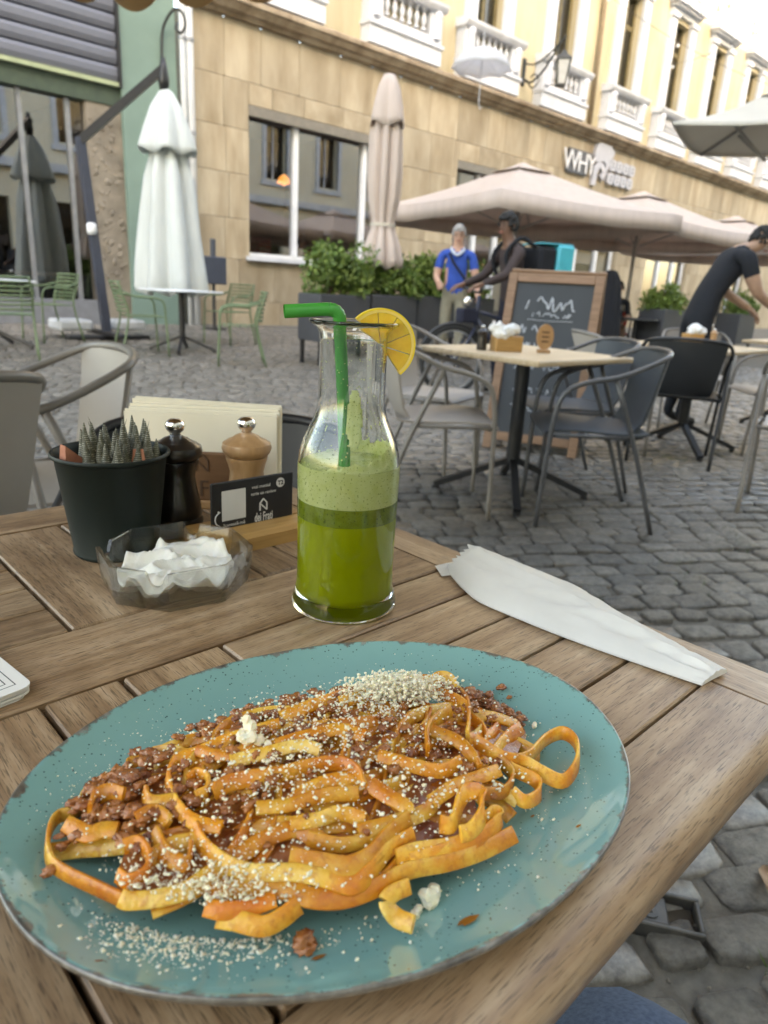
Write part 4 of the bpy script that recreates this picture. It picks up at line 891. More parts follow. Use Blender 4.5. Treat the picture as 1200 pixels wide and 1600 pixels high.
# ------------------------------------------------------------ glass ashtray with tissue
def clear_thin(name):
    m, t, b = nt(name); MATS[name] = m; t.nodes.remove(b)
    lw = nd(t, 'LayerWeight'); pw = nd(t, 'Math', operation='POWER'); pw.inputs[1].default_value = 3.5; t.links.new(lw.outputs['Facing'], pw.inputs[0])
    ma = nd(t, 'Math', operation='MULTIPLY_ADD'); ma.inputs[1].default_value = .6; ma.inputs[2].default_value = .035; t.links.new(pw.outputs[0], ma.inputs[0])
    tr = nd(t, 'BsdfTransparent'); tr.inputs[0].default_value = (.95, .965, .96, 1); gl = nd(t, 'BsdfGlossy'); gl.inputs['Roughness'].default_value = .015
    mx = nd(t, 'MixShader'); t.links.new(ma.outputs[0], mx.inputs[0]); t.links.new(tr.outputs[0], mx.inputs[1]); t.links.new(gl.outputs[0], mx.inputs[2]); rf = nd(t, 'BsdfGlass'); rf.inputs['IOR'].default_value = 1.45; rf.inputs['Roughness'].default_value = 0; m2 = nd(t, 'MixShader'); m2.inputs[0].default_value = .30; t.links.new(mx.outputs[0], m2.inputs[1]); t.links.new(rf.outputs[0], m2.inputs[2]); t.links.new(m2.outputs[0], t.nodes['Material Output'].inputs[0])
    return m
ash = thing('glass_ashtray', 'octagonal clear glass ashtray beside the plant pot', 'ashtray', (.256, .513, TZ), R_(12))
def octr(a_, r_):
    s_ = math.pi / 4; k = (a_ % s_) - s_ / 2; return r_ * math.cos(s_ / 2) / math.cos(k)
AR, AH = .0640, .034; notch = [R_(22.5 + 14 + 90 * k) for k in range(4)]; NA = 192
def ztop(a_, h):
    for n_ in notch:
        d = abs((a_ - n_ + math.pi) % (2 * math.pi) - math.pi) * AR
        if d < .0075: return h - .0115 * math.sqrt(max(0, 1 - (d / .0075) ** 2)) ** .8
    return h
rows = [(.80, .0), (.93, .0012), (.955, .008), (.985, .020), (1.0, 'a'), (.995, 'b'), (.945, 'b'), (.935, 'a'), (.915, .018), (.88, .0085), (.84, .0060)]
rings = []
for r_, z_ in rows:
    ring = []
    for i in range(NA):
        a_ = 2 * math.pi * i / NA; zt = ztop(a_, AH); zz = zt - .0012 if z_ == 'a' else zt if z_ == 'b' else min(z_, zt - .0015)
        rr = octr(a_, AR * r_); ring.append((rr * math.cos(a_), rr * math.sin(a_), zz + .0004))
    rings.append(ring)
MB().loft(rings, True, True).build('bowl', clear_thin('ashtray_glass'), ash, True, 28)
m_tissue = mat('white_tissue', (.76, .71, .63), (.70, .65, .57), rough=.9, scale=30, bmp=.3, bscale=150, sss=.2, sssr=.003)
tis = MB(); n_ = 44; vs_ = []
for j in range(n_ + 1):
    for i in range(n_ + 1):
        u, v = (i / n_ - .5) * 2, (j / n_ - .5) * 2; k = max(abs(u), abs(v)) / max(1e-6, math.hypot(u, v)) if (u or v) else 1
        x, y = u * k * .0475, v * k * .0475; rr = math.hypot(x, y) / .0475
        z_ = .0085 + .0110 * (1 - 2.2 * abs(noise.noise(Vector((x * 34 + y * 20, y * 30, 1.3))))) + .0060 * (.6 - abs(noise.noise(Vector((x * 70 - y * 40, y * 90 + x * 30, 4))))) + .0006 * noise.noise(Vector((x * 260, y * 260, 9)))
        if rr > .8 and x > .02: z_ += .012 * (rr - .8) / .2 * max(0, math.cos(math.atan2(y, x) - .2)) ** 3
        vs_.append((x, y, max(z_, .010)))
tis.add(vs_, [(j * (n_ + 1) + i, j * (n_ + 1) + i + 1, (j + 1) * (n_ + 1) + i + 1, (j + 1) * (n_ + 1) + i) for j in range(n_) for i in range(n_)])
to = tis.build('crumpled_tissue', m_tissue, None, True, loc=(.256, .513, TZ), rz=R_(20)); so = to.modifiers.new('thick', 'SOLIDIFY'); so.thickness = .0008
tag(to, 'crumpled white paper tissue lying in the glass ashtray', 'tissue')

# ------------------------------------------------------------ plant pot with succulent
m_pot = mat('dark_green_enamel', (.009, .015, .012), (.007, .011, .009), rough=.5, spec=.25, scale=12)
pot = thing('plant_pot', 'dark green metal pot holding the small succulent', 'pot', (.249, .618, TZ))
PS = .80
pp = [(.0470, .0005), (.0485, .002), (.0485, .004), (.0476, .006), (.0605, .0905), (.0625, .0918), (.0645, .0930), (.0652, .0948), (.0640, .0965), (.0618, .0962), (.0600, .0935), (.0588, .089), (.0550, .064), (.0005, .064)]
pp = [(r_ * PS, z_) for r_, z_ in pp]
MB().lathe(pp, 72).build('pot_body', m_pot, pot, True, 50)
MB().lathe([(.0553 * PS, .0665), (.03 * PS, .069), (.0005, .070)], 40, cap0=False).build('soil', mat('dark_soil', (.03, .022, .016), (.015, .011, .008), rough=1, scale=150, bmp=1, bscale=400, bdist=.004), pot, True)
succ = thing('succulent', 'spiky striped green succulent growing in the dark green pot', 'plant', (.249, .616, TZ + .066))
def succ_mat():
    m, t, b = nt('succulent_skin'); v = coords(t)
    wv = nd(t, 'TexWave', wave_type='BANDS', bands_direction='Z'); wv.inputs['Scale'].default_value = 170; wv.inputs['Distortion'].default_value = 2.2; wv.inputs['Detail'].default_value = 2; wv.inputs['Detail Scale'].default_value = 8
    t.links.new(v, wv.inputs['Vector'])
    c = ramp(t, noise_n(t, v, 25, 4), [(.35, (.050, .046, .026)), (.65, (.095, .088, .048))])
    f = ramp(t, wv.outputs['Fac'], [(.70, (0, 0, 0)), (.86, (1, 1, 1))]); fm = nd(t, 'Math', operation='MULTIPLY'); t.links.new(f, fm.inputs[0]); t.links.new(ramp(t, noise_n(t, v, 260, 2), [(.42, (0, 0, 0)), (.55, (.75, .75, .75))]), fm.inputs[1])
    t.links.new(mixc(t, fm.outputs[0], c, (.42, .39, .31)), b.inputs['Base Color']); b.inputs['Roughness'].default_value = .6
    bump(t, b, wv.outputs['Fac'], .2, .0008); return m
m_succ = succ_mat(); random.seed(11)
for k in range(30):
    rr = .027 * math.sqrt((k + .5) / 30); a_ = k * 2.39996; bx, by = rr * math.cos(a_) + .006, rr * math.sin(a_) * .8; ln = random.uniform(.044, .064) * (1 - .12 * rr / .03); le = .006 + rr * .42
    dx, dy = math.cos(a_), math.sin(a_); pts = []; rad = []
    for i in range(9):
        s_ = i / 8; pts.append((bx + dx * le * (s_ * .9 - .35 * s_ ** 2.5), by + dy * le * (s_ * .9 - .35 * s_ ** 2.5), s_ * ln)); rad.append(max(.0004, .0088 * (1 - s_ ** 1.7) ** .8 * (.75 + .5 * math.sin(math.pi * min(1, s_ * 1.3 + .12)))))
    lf = MB(); lf.tube(pts, rad, 9); 
    for i2 in range(3, 17):
        i = i2 // 2
        if i > 7: continue
        pm_ = [(a_1 + b_1) / 2 for a_1, b_1 in zip(pts[i], pts[min(8, i + i2 % 2)])]
        for q_ in range(0):
            an = q_ * 2 * math.pi / 6 + i2 * .5; rq = (rad[i] + rad[min(8, i + i2 % 2)]) / 2; lf.ico((pm_[0] + rq * math.cos(an), pm_[1] + rq * math.sin(an), pm_[2]), min(.0006, rad[i] * .2), .2, 1)
    if k % 3 == 0: lf.tube([pts[-1], (pts[-1][0] + dx * .002, pts[-1][1] + dy * .002, pts[-1][2] + .006)], [.0004, .0001], 4)
    lf.build('leaf', m_succ, succ, True)
m_terra = mat('terracotta', (.42, .16, .09), (.32, .11, .06), rough=.85, scale=60, bmp=.4, bscale=200)
for (dx, dy, h, rz_, lab) in ((-.033, .002, .034, .3, 'larger terracotta shard at the left inside the pot'), (.016, -.020, .030, 1.2, 'smaller terracotta shard at the right front inside the pot')):
    s_ = MB(); bs = [(-.013, -.006), (.012, -.008), (.014, .005), (-.010, .008)]
    s_.loft([[(x, y, 0) for x, y in bs], [(x * 1.05, y, h * .5) for x, y in bs], [(x * .45 - .005, y * .6, h + (.004 if x < 0 else -.006)) for x, y in bs]], True, True)
    tag(s_.build('terracotta_shard', m_terra, None, loc=(.250 + dx, .618 + dy, TZ + .068), rz=rz_), lab, 'shard', 'shards in the pot')

# ------------------------------------------------------------ mills, napkins, table card
m_dkwood = mat('black_stained_wood', (.020, .014, .011), (.012, .009, .008), rough=.28, coat=.4, scale=20, stretch=(8, 8, 1))
m_beech = mat('beech_wood', (.42, .24, .11), (.34, .18, .08), rough=.38, scale=18, stretch=(8, 8, 1), coat=.15)
m_chrome = mat('chrome', (.75, .72, .68), (.65, .62, .58), rough=.12, metal=1)
def mill(name, label, loc, m, s=1.0):
    t_ = thing(name, label, 'mill', loc)
    MB().lathe([(r_ * s, z * s) for r_, z in ((.0235, 0), (.025, .002), (.025, .016), (.0232, .019), (.0240, .022), (.0225, .036), (.0190, .052), (.0178, .062), (.0195, .070), (.0215, .0755), (.0220, .0790))], 40).build('body', m, t_, True, 35)
    MB().lathe([(r_ * s, z * s) for r_, z in ((.0210, .0795), (.0245, .0830), (.0262, .0880), (.0250, .0930), (.0200, .0965), (.0165, .0980), (.0155, .0985), (.0120, .1010), (.0060, .1035), (.0055, .1045))], 40).build('head', m, t_, True, 35)
    MB().lathe([(r_ * s, z * s) for r_, z in ((.0050, .1035), (.0055, .1060), (.0088, .1095), (.0100, .1135), (.0088, .1175), (.0050, .1200), (.0005, .1207))], 24).build('knob', m_chrome, t_, True)
    return t_
mill('pepper_mill', 'black wooden pepper mill with silver knob behind the pot', (.318, .628, TZ), m_dkwood, .98)
mill('salt_mill', 'natural wood salt mill with silver knob behind the table card', (.385, .605, TZ), m_beech, .98)
nh = thing('napkin_holder', 'wooden napkin holder with engraved logo behind the mills', 'napkin holder', (.395, .705, TZ), R_(-40))
MB().bbox(-.085, .085, -.030, .030, 0, .010, .002).build('base', m_beech, nh)
MB().bbox(-.060, .060, -.029, -.023, .010, .066, .002).build('front_board', mat('brown_board', (.20, .10, .045), (.15, .07, .03), rough=.5, scale=14, stretch=(1, 8, 8)), nh)
MB().bbox(-.060, .060, .023, .029, .010, .078, .002).build('back_board', m_beech, nh)
m_engr = mat('engraved_brown', (.10, .05, .025), rough=.8)
lettering('lettering', 'dei Frati', .026, m_engr, nh, (.0, -.0297, .016), (R_(90), 0, 0), ext=.0003)
def house_logo(s, w=.0016):
    b = MB()
    P_ = [(-.5, 0), (-.5, .95), (0, 1.5), (.5, .95), (.5, 0), (-.5, .95)]
    for a_, c_ in zip(P_, P_[1:]): b.bar((a_[0] * s, 0, a_[1] * s), (c_[0] * s, 0, c_[1] * s), w, .0008, (0, 1, 0))
    return b
house_logo(.013).build('emblem', m_engr, nh, loc=(0, -.0297, .045))
m_nap = mat('cream_paper', (.78, .70, .55), (.74, .66, .51), rough=.9, scale=14)
nk = thing('napkin_stack', 'stack of cream paper napkins in the wooden holder', 'napkins', (.395, .705, TZ + .0105), R_(-40))
random.seed(4)
for k in range(14):
    dx, dz = random.uniform(-.002, .002), random.uniform(-.001, .002); y0 = -.0215 + k * .00305
    z1 = .098 + dz + .004 * (k / 13)
    sh = MB(); nx = 8; vs_ = []
    for z_ in (0, .05, z1):
        for yy in (y0, y0 + .0026):
            vs_.append((-.083 + dx, yy + .002 * (z_ / z1) ** 2 * (k - 6) / 6, z_ + (.004 if k > 8 and z_ == z1 else 0))); vs_.append((.083 + dx, yy + .002 * (z_ / z1) ** 2 * (k - 6) / 6, z_))
    o_ = []
    for r_ in range(3): a_ = r_ * 4; o_.append([vs_[a_], vs_[a_ + 1], vs_[a_ + 3], vs_[a_ + 2]])
    sh.loft(o_, True, True).build('napkin', m_nap, nk)
cb = thing('card_holder', 'light wooden block holding the black table card', 'card holder', (.368, .567, TZ), R_(-1))
m_lwood = mat('golden_wood', (.46, .26, .09), (.36, .19, .06), rough=.4, scale=12, stretch=(1, 14, 14), coat=.1)
b = MB(); b.loft([[(x, y, z_) for y, z_ in ((-.027, 0), (-.027, .013), (-.020, .0165), (-.0018, .0185), (-.0018, .007), (.0018, .007), (.0018, .0185), (.026, .0185), (.027, 0))] for x in (-.062, .062)], True, True)
b.build('block', m_lwood, cb)
cd = thing('table_card', 'black plastic menu card standing in the wooden block', 'card', (.368, .567, TZ + .0075), R_(-1))
m_cblack = mat('black_card', (.012, .012, .013), (.010, .010, .011), rough=.35); m_cwhite = mat('card_print', (.62, .60, .58), rough=.6)
MB().bbox(-.0475, .0475, -.0012, .0012, 0, .058, .0011).build('sheet', m_cblack, cd)
MB().box(-.0360, -.0095, -.00150, -.00125, .0185, .0490).build('white_panel', m_cwhite, cd)
RT = (R_(90), 0, 0)
lettering('print', 'vezi meniul', .0048, m_cwhite, cd, (.0085, -.0014, .0465), RT, ext=.0001)
lettering('print', 'scrie un review', .0048, m_cwhite, cd, (.0115, -.0014, .0395), RT, ext=.0001)
lettering('print', 'dei Frati', .0130, m_cwhite, cd, (.0115, -.0014, .0115), RT, ext=.0001, bold=.0002).scale = (.50, 1, 1)
lettering('print', 'Scanează-mă', .0046, m_cwhite, cd, (-.0225, -.0014, .0125), RT, ext=.0001)
house_logo(.0080, .0012).build('emblem', m_cwhite, cd, loc=(.0110, -.0016, .0225))
MB().prism([(.0315 + .0050 * math.cos(k * .3927), .0485 + .0050 * math.sin(k * .3927)) for k in range(16)], -.0015, -.00125).build('round_badge', m_cwhite, cd)
lettering('print', 'T2', .0062, m_cblack, cd, (.0315, -.00165, .0464), RT, ext=.0001, bold=.0002)
MB().tube([(-.0385, -.0014, .0140), (-.0420, -.0014, .0165), (-.0435, -.0014, .0205), (-.0425, -.0014, .0250), (-.0395, -.0014, .0275)], .0006, 5, True, 12).build('arrow', m_cwhite, cd)
MB().prism([(-.0405, .0262), (-.0372, .0282), (-.0405, .0300)], -.0015, -.00125).build('arrow_head', m_cwhite, cd)

# ------------------------------------------------------------ paper cutlery sleeve
m_paper = mat('white_paper', (.70, .665, .61), (.65, .615, .56), rough=.8, scale=18, bmp=.25, bscale=60, bdist=.001)
slv = thing('cutlery_sleeve', 'crumpled white paper cutlery sleeve lying at the table edge', 'paper sleeve', (.48, .27, TZ))
Lf = [(.4600, .3860), (.4420, .3550), (.4310, .3260), (.4320, .2850), (.4350, .2500), (.4400, .2180), (.4460, .1870), (.4505, .1650), (.4545, .1460)]
Rt = [(.5150, .3900), (.5200, .3600), (.5260, .3250), (.5240, .2950), (.5160, .2600), (.5070, .2250), (.4990, .1960), (.4920, .1700), (.4890, .1420)]
nl, nw = 60, 18; Lf = [(a_[0] + .06 * (b_[0] - a_[0]), a_[1]) for a_, b_ in zip(Lf, Rt)]; Lc = cat_rom([(x, y, 0) for x, y in Lf], nl); Rc = cat_rom([(x, y, 0) for x, y in Rt], nl)
top, bot = [], []
for i in range(nl + 1):
    s_ = i / nl; th = (.016 * (1 - s_) ** .8 + .0045) * (1 if i > 2 else .8 + .1 * i); rowt, rowb = [], []
    for j in range(nw + 1):
        w_ = j / nw; p = Lc[i].lerp(Rc[i], w_); hump = math.sin(math.pi * w_) ** .55
        cre = .0050 * (abs(noise.noise(Vector((p.x * 70 + p.y * 30, p.y * 16, 12)))) - .3) + .0022 * noise.noise(Vector((p.x * 55, p.y * 20, 2))) + .0014 * abs(noise.noise(Vector((p.x * 120, p.y * 50, 7)))) + .0007 * noise.noise(Vector((p.x * 300, p.y * 210, 5)))
        cre += .0022 * math.exp(-((w_ - .62 + .12 * s_) / .05) ** 2) - .0016 * math.exp(-((w_ - .34) / .06) ** 2)
        x, y = p.x - .48, p.y - .27
        if i == 0: y += .004 * (1 if j % 2 else -.2); 
        z_ = .0028 + th * hump * (.75 + .25 * w_) + cre * hump + .006 * max(0, (w_ - .8)) * (1 - s_)
        rowt.append((x, y, max(.0022, z_))); rowb.append((x, y, .0012 + .0006 * hump))
    top.append(rowt); bot.append(rowb)
vs_ = [p for r_ in top for p in r_] + [p for r_ in bot for p in r_]; W1 = nw + 1; NB = (nl + 1) * W1; fs_ = []
for i in range(nl):
    for j in range(nw):
        a_ = i * W1 + j; fs_.append((a_, a_ + W1, a_ + W1 + 1, a_ + 1)); fs_.append((NB + a_, NB + a_ + 1, NB + a_ + W1 + 1, NB + a_ + W1))
    for j in (0, nw): a_ = i * W1 + j; fs_.append((a_, a_ + W1, NB + a_ + W1, NB + a_))
for j in range(nw): a_ = nl * W1 + j; fs_.append((a_, a_ + 1, NB + a_ + 1, NB + a_))
MB().add(vs_, fs_).build('paper', m_paper, slv, True, 50)
fl = MB(); fl.add([(.4520 - .48, .3840 - .27, .0014), (.4650 - .48, .4050 - .27, .0016), (.5060 - .48, .3990 - .27, .0020), (.5080 - .48, .3800 - .27, .003), (.47 - .48, .372 - .27, .004)], [(0, 1, 2, 3, 4)])
fl.build('back_flap', m_paper, slv)

# ------------------------------------------------------------ printed coasters at the left edge
def coaster_mat():
    m, t, b = nt('printed_coaster'); tc = nd(t, 'TexCoord'); se = nd(t, 'SeparateXYZ'); t.links.new(tc.outputs['Object'], se.inputs[0])
    def mt(op, *a):
        n = nd(t, 'Math', operation=op)
        for i, x in enumerate(a):
            if isinstance(x, (int, float)): n.inputs[i].default_value = x
            else: t.links.new(x, n.inputs[i])
        return n.outputs[0]
    ax, ay = mt('ABSOLUTE', se.outputs[0]), mt('ABSOLUTE', se.outputs[1]); d = mt('MAXIMUM', ax, ay)
    fr = mt('FRACT', mt('MULTIPLY', d, 1 / .0042)); ln = mt('LESS_THAN', fr, .16); inn = mt('LESS_THAN', d, .046); up = mt('GREATER_THAN', se.outputs[2], .0005)
    f = mt('MULTIPLY', mt('MULTIPLY', ln, inn), up)
    t.links.new(mixc(t, f, (.72, .68, .62), (.05, .05, .05)), b.inputs['Base Color']); b.inputs['Roughness'].default_value = .7; return m
m_coast = coaster_mat()
cst = thing('coaster_stack', 'stack of white cards with nested square line print at left edge', 'coasters', (.0515, .4555, TZ))
random.seed(9)
for k in range(4):
    hw = .050; rc = .007; ring = []
    for cx_, cy_, a0 in ((hw - rc, hw - rc, 0), (-hw + rc, hw - rc, 90), (-hw + rc, -hw + rc, 180), (hw - rc, -hw + rc, 270)):
        for q_ in range(6): ring.append((cx_ + rc * math.cos(R_(a0 + q_ * 18)), cy_ + rc * math.sin(R_(a0 + q_ * 18))))
    c_ = MB().loft([[(x, y, 0) for x, y in ring], [(x, y, .0013) for x, y in ring]], True, True).build('coaster', m_coast, cst)
    c_.location = (random.uniform(-.002, .002) - (.002 if k < 3 else 0), random.uniform(-.003, .002), .0008 + k * .0021); c_.rotation_euler = (0, 0, R_(8 + random.uniform(-3, 3)))

# ------------------------------------------------------------ cafe chairs and tables
m_taupe = mat('taupe_plastic', (.34, .30, .26), (.31, .27, .235), rough=.5, scale=4)
m_graph = mat('graphite_plastic', (.055, .062, .070), (.045, .05, .058), rough=.5, scale=4)
m_blk = mat('black_plastic', (.020, .021, .023), (.015, .016, .018), rough=.45, scale=4)
m_ftaupe = mat('taupe_frame', (.22, .195, .17), rough=.4); m_fgraph = mat('graphite_frame', (.10, .10, .105), rough=.35, metal=.3)
def armchair(name, label, loc, rz, shell, frame, group):
    t_ = thing(name, label, 'chair', loc, rz, group); r_ = .0115
    half = [(-.245, .235, 0), (-.255, .225, .30), (-.262, .215, .50), (-.268, .185, .615), (-.275, .10, .665), (-.275, -.03, .695), (-.262, -.15, .745), (-.225, -.235, .785), (-.12, -.275, .80), (0, -.285, .803)]
    full = half + [(-x, y, z) for x, y, z in half[-2::-1]]
    MB().tube(full, r_, 8, True, 54).build('arm_frame', frame, t_, True)
    for s in (-1, 1):
        MB().tube([(s * .272, -.02, .69), (s * .262, -.16, .36), (s * .25, -.285, 0)], r_, 8, True, 6).build('leg', frame, t_, True)
        MB().tube([(s * .258, .222, .435), (s * .262, -.125, .435)], r_ * .9, 6).build('side_rail', frame, t_, True)
    MB().tube([(-.258, .20, .43), (.258, .20, .43)], r_ * .9, 6).build('front_rail', frame, t_, True)
    MB().tube([(-.262, -.125, .43), (.262, -.125, .43)], r_ * .9, 6).build('rear_rail', frame, t_, True)
    # seat sheet
    def sheet(prof, wf, th, cur):
        rows_ = []
        for k, (y, z) in enumerate(prof):
            w = wf(k / (len(prof) - 1)); rows_.append([(w * (i / 8 - .5) * 2, y + cur(k / (len(prof) - 1)) * ((i / 8 - .5) * 2) ** 2, z) for i in range(9)])
        up = rows_; b = MB(); n = 9; vs = [p for r in up for p in r] + [(p[0], p[1] - (th if abs(prof[-1][1] - prof[0][1]) > .2 else 0), p[2] - (0 if abs(prof[-1][1] - prof[0][1]) > .2 else th)) for r in up for p in r]
        m = len(up) * n; fs = []
        for k in range(len(up) - 1):
            for i in range(8):
                a = k * n + i; fs += [(a, a + 1, a + n + 1, a + n), (m + a, m + a + n, m + a + n + 1, m + a + 1)]
            for i in (0, 8): a = k * n + i; fs.append((a, a + n, m + a + n, m + a))
        for k in (0, len(up) - 1):
            for i in range(8): a = k * n + i; fs.append((a, a + 1, m + a + 1, m + a))
        return b.add(vs, fs)
    sheet([(.245, .435), (.22, .452), (.10, .455), (-.05, .448), (-.17, .446), (-.215, .455)], lambda q: .238 - .02 * q, .010, lambda q: 0).build('seat', shell, t_, True, 50)
    sheet([(-.205, .452), (-.235, .50), (-.255, .60), (-.27, .70), (-.283, .79)], lambda q: .185 + .05 * q, .010, lambda q: .055).build('backrest', shell, t_, True, 50)
    return t_
def place(P, label, loc, ang, group=None):       # ang: compass direction the chair faces, degrees from +X
    return dup(P, label, (loc[0], loc[1], gz(loc[1])), R_(ang - 90), group)
m_ptop = wood('pale_oak_top', [(.46, .33, .20), (.56, .42, .27), (.62, .48, .33)], rough=.5, pores=.15, rnd=.04, gl=14)
def cafe_table(label, loc, rz, top_m, size=.38, group='tables in front of the cafe', col=m_black, round_=False, th=.026):
    t_ = thing('cafe_table', label, 'table', (loc[0], loc[1], gz(loc[1])), rz, group)
    MB().bbox(-size, size, -size, size, .740 - th, .740, .006).build('table_top', top_m, t_)
    MB().tube([(0, 0, .17), (0, 0, .71)], .036, 14).build('column', col, t_, True, 50)
    MB().box(-.12, .12, -.12, .12, .700, .7135).build('top_plate', col, t_)
    for k in range(4):
        a = R_(45 + 90 * k); c_, s_ = math.cos(a), math.sin(a)
        MB().bar((c_ * .02, s_ * .02, .185), (c_ * .40, s_ * .40, .025), .038, .030).build('foot', col, t_)
        MB().lathe([(.02, 0), (.02, .018)], 10, (c_ * .39, s_ * .39, 0)).build('glide', col, t_)
    return t_
GR = 'armchairs around the cafe tables'
T1 = cafe_table('pale wood cafe table with napkin box in front of the chalkboard', (2.95, 2.09), R_(-3), m_ptop)
T2 = cafe_table('pale wood cafe table behind the black armchair', (5.02, 2.12), 0, m_ptop)
T3 = cafe_table('pale wood cafe table in front of the bending waiter', (7.05, 2.05), 0, m_ptop)
T4 = cafe_table('wooden table whose corner shows beside the near left chair', (.16, 2.50), R_(4), m_ptop)
c_g = armchair('armchair', 'graphite armchair at the right front of the chalkboard table', (2.94, 1.675, 0), R_(133 - 90), m_graph, m_fgraph, GR)
c_t = armchair('armchair', 'taupe armchair left of the chalkboard table nearest the bottle', (2.47, 2.20, 0), R_(-42 - 90), m_taupe, m_ftaupe, GR)
place(c_g, 'graphite armchair half hidden behind the front graphite one', (3.42, 2.09), 146)
place(c_t, 'taupe armchair behind the one left of the chalkboard table', (2.98, 2.74), -72)
c_b = armchair('armchair', 'black armchair seen from behind at the second cafe table', (4.64, 2.02, 0), R_(24 - 90), m_blk, m_black, GR)
place(c_t, 'taupe armchair behind the graphite pair beside the second table', (4.42, 2.45), -30)
place(c_t, 'taupe armchair cut off by the right edge of the picture', (4.0, 1.02), 15)
place(c_t, 'taupe armchair right of the black one under the second table', (5.55, 1.72), 130)
place(c_t, 'taupe armchair on the far side of the second table', (6.05, 2.55), 215)
place(c_t, 'taupe armchair with high back at the far left edge beside the wooden table', (.22, 1.74), 100)
place(c_t, 'taupe armchair with thin arm behind the succulent', (.555, 1.98), 172)
cc = place(c_b, 'black armchair pushed to the far side of the dining table', (.575, .975), -122); cc.scale = (.93, .93, .93)

# things on the cafe tables
m_paperw = mat('napkin_white', (.80, .79, .77), rough=.9, scale=30, bmp=.4, bscale=60, bdist=.004)
def napkin_box(loc, lab, rz):
    t_ = thing('napkin_box', lab, 'napkin box', loc, rz, 'napkin boxes on the cafe tables')
    MB().bbox(-.07, .07, -.04, .04, 0, .075, .004).build('box', m_lwood, t_)
    n = MB()
    for k in range(7): n.ico((random.uniform(-.06, .06), random.uniform(-.03, .03), .10 + random.uniform(-.02, .015)), .036, .35, 2, (1.2, .9, .8))
    n.build('napkins', m_paperw, t_)
    return t_
napkin_box((2.83, 2.12, .74), 'wooden box spilling white napkins on the chalkboard table', R_(-30))
napkin_box((5.02, 2.16, .74), 'wooden box with white napkins on the second cafe table', R_(-20))
def mini_mill(loc, lab, m):
    t_ = thing('pepper_mill', lab, 'mill', loc)
    MB().lathe([(.024, 0), (.026, .02), (.020, .055), (.022, .078)], 16).build('body', m, t_, True, 40); MB().lathe([(.020, .079), (.025, .088), (.018, .098), (.006, .104)], 16).build('head', m, t_, True, 40); MB().ico((0, 0, .11), .009, 0, 2).build('knob', m_chrome, t_, True)
mini_mill((2.74, 2.20, .74), 'small black mill beside the spilling napkin box', m_dkwood)
mini_mill((5.10, 2.05, .74), 'small pale wooden mill on the second cafe table', m_beech)
nm = thing('table_marker', 'oval wooden number stand on the chalkboard table', 'table marker', (2.99, 2.01, .74), R_(-42))
MB().prism([(.042 * math.cos(k * .3307), .075 + .062 * math.sin(k * .3307)) for k in range(19)], -.006, .006).build('oval', m_beech, nm); MB().bbox(-.03, .03, -.02, .02, 0, .016, .003).build('foot', m_beech, nm)
for k in range(3): MB().box(-.018, .018, -.0068, -.006, .05 + .022 * k, .058 + .022 * k).build('engraved_line', m_engr, nm)
m_leaf = mat('hedge_leaf', (.115, .190, .035), (.060, .115, .020), rough=.5, scale=6, rnd=.0)
m_leaf2 = mat('hedge_leaf_light', (.20, .27, .055), (.12, .18, .035), rough=.5, scale=6)
def leaves(n, size, fn, mats):
    b = MB()
    for k in range(n):
        x, y, z = fn(); d = Vector((random.gauss(0, 1), random.gauss(0, 1), random.gauss(.4, 1))).normalized(); u = d.cross(Vector((random.gauss(0, 1), random.gauss(0, 1), random.gauss(0, 1)))).normalized(); s = size * random.uniform(.6, 1.3); p = Vector((x, y, z)); nn = d.cross(u) * s * .18
        b.cur = 1 if random.random() < .38 else 0
        b.add([p, p + d * s * .5 + u * s * .28 + nn, p + d * s, p + d * s * .5 - u * s * .28 + nn], [(0, 1, 2), (0, 2, 3)])
    return b
pb = thing('potted_plant', 'small green plant in a white bowl on the far right table', 'plant', (7.0, 2.0, .74))
MB().lathe([(.05, 0), (.08, .04), (.085, .08), (.07, .08), (.06, .03)], 18).build('bowl', m_white, pb, True, 40)
stuff(leaves(220, .045, lambda: (random.gauss(0, .06), random.gauss(0, .06), .09 + abs(random.gauss(0, .06))), 0).build('foliage', [m_leaf, m_leaf2], pb))

# green slatted chairs and white tables by the shop
m_sage = mat('sage_green_metal', (.115, .165, .085), (.095, .14, .07), rough=.5, scale=5)
def slat_chair(label, loc, ang, group):
    t_ = thing('slatted_chair', label, 'chair', (loc[0], loc[1], gz(loc[1])), R_(ang - 90), group); r_ = .012
    for s in (-1, 1):
        MB().tube([(s * .25, .23, 0), (s * .245, .21, .42), (s * .25, .19, .60), (s * .255, .10, .65), (s * .25, -.10, .66), (s * .235, -.24, .70)], r_, 7, True, 18).build('leg', m_sage, t_, True)
        MB().tube([(s * .24, -.30, 0), (s * .225, -.20, .44), (s * .23, -.25, .66), (s * .21, -.30, .82)], r_, 7, True, 12).build('leg', m_sage, t_, True)
    for k in range(9): MB().bbox(-.225, .225, .20 - k * .047 - .016, .20 - k * .047 + .016, .437, .447, .003).build('seat_slat', m_sage, t_)
    for k in range(8):
        z = .50 + k * .044; y = -.225 - .06 * ((z - .5) / .3) ** 1.3
        MB().tube([(-.215, y + .02, z), (-.1, y - .035, z), (.1, y - .035, z), (.215, y + .02, z)], .0125, 6, True, 8).build('back_slat', m_sage, t_, True)
    return t_
GG = 'sage green slatted chairs by the shop'
g1 = slat_chair('sage green slatted chair at the right of the white table', (4.42, 7.10), 150, GG)
place(g1, 'sage green slatted chair at the left of the white table', (3.72, 8.05), -12)
place(g1, 'sage green slatted chair behind the white table by the stone wall', (5.35, 8.85), 195)
place(g1, 'sage green slatted chair seen from behind at the far left edge', (2.28, 8.05), 75)
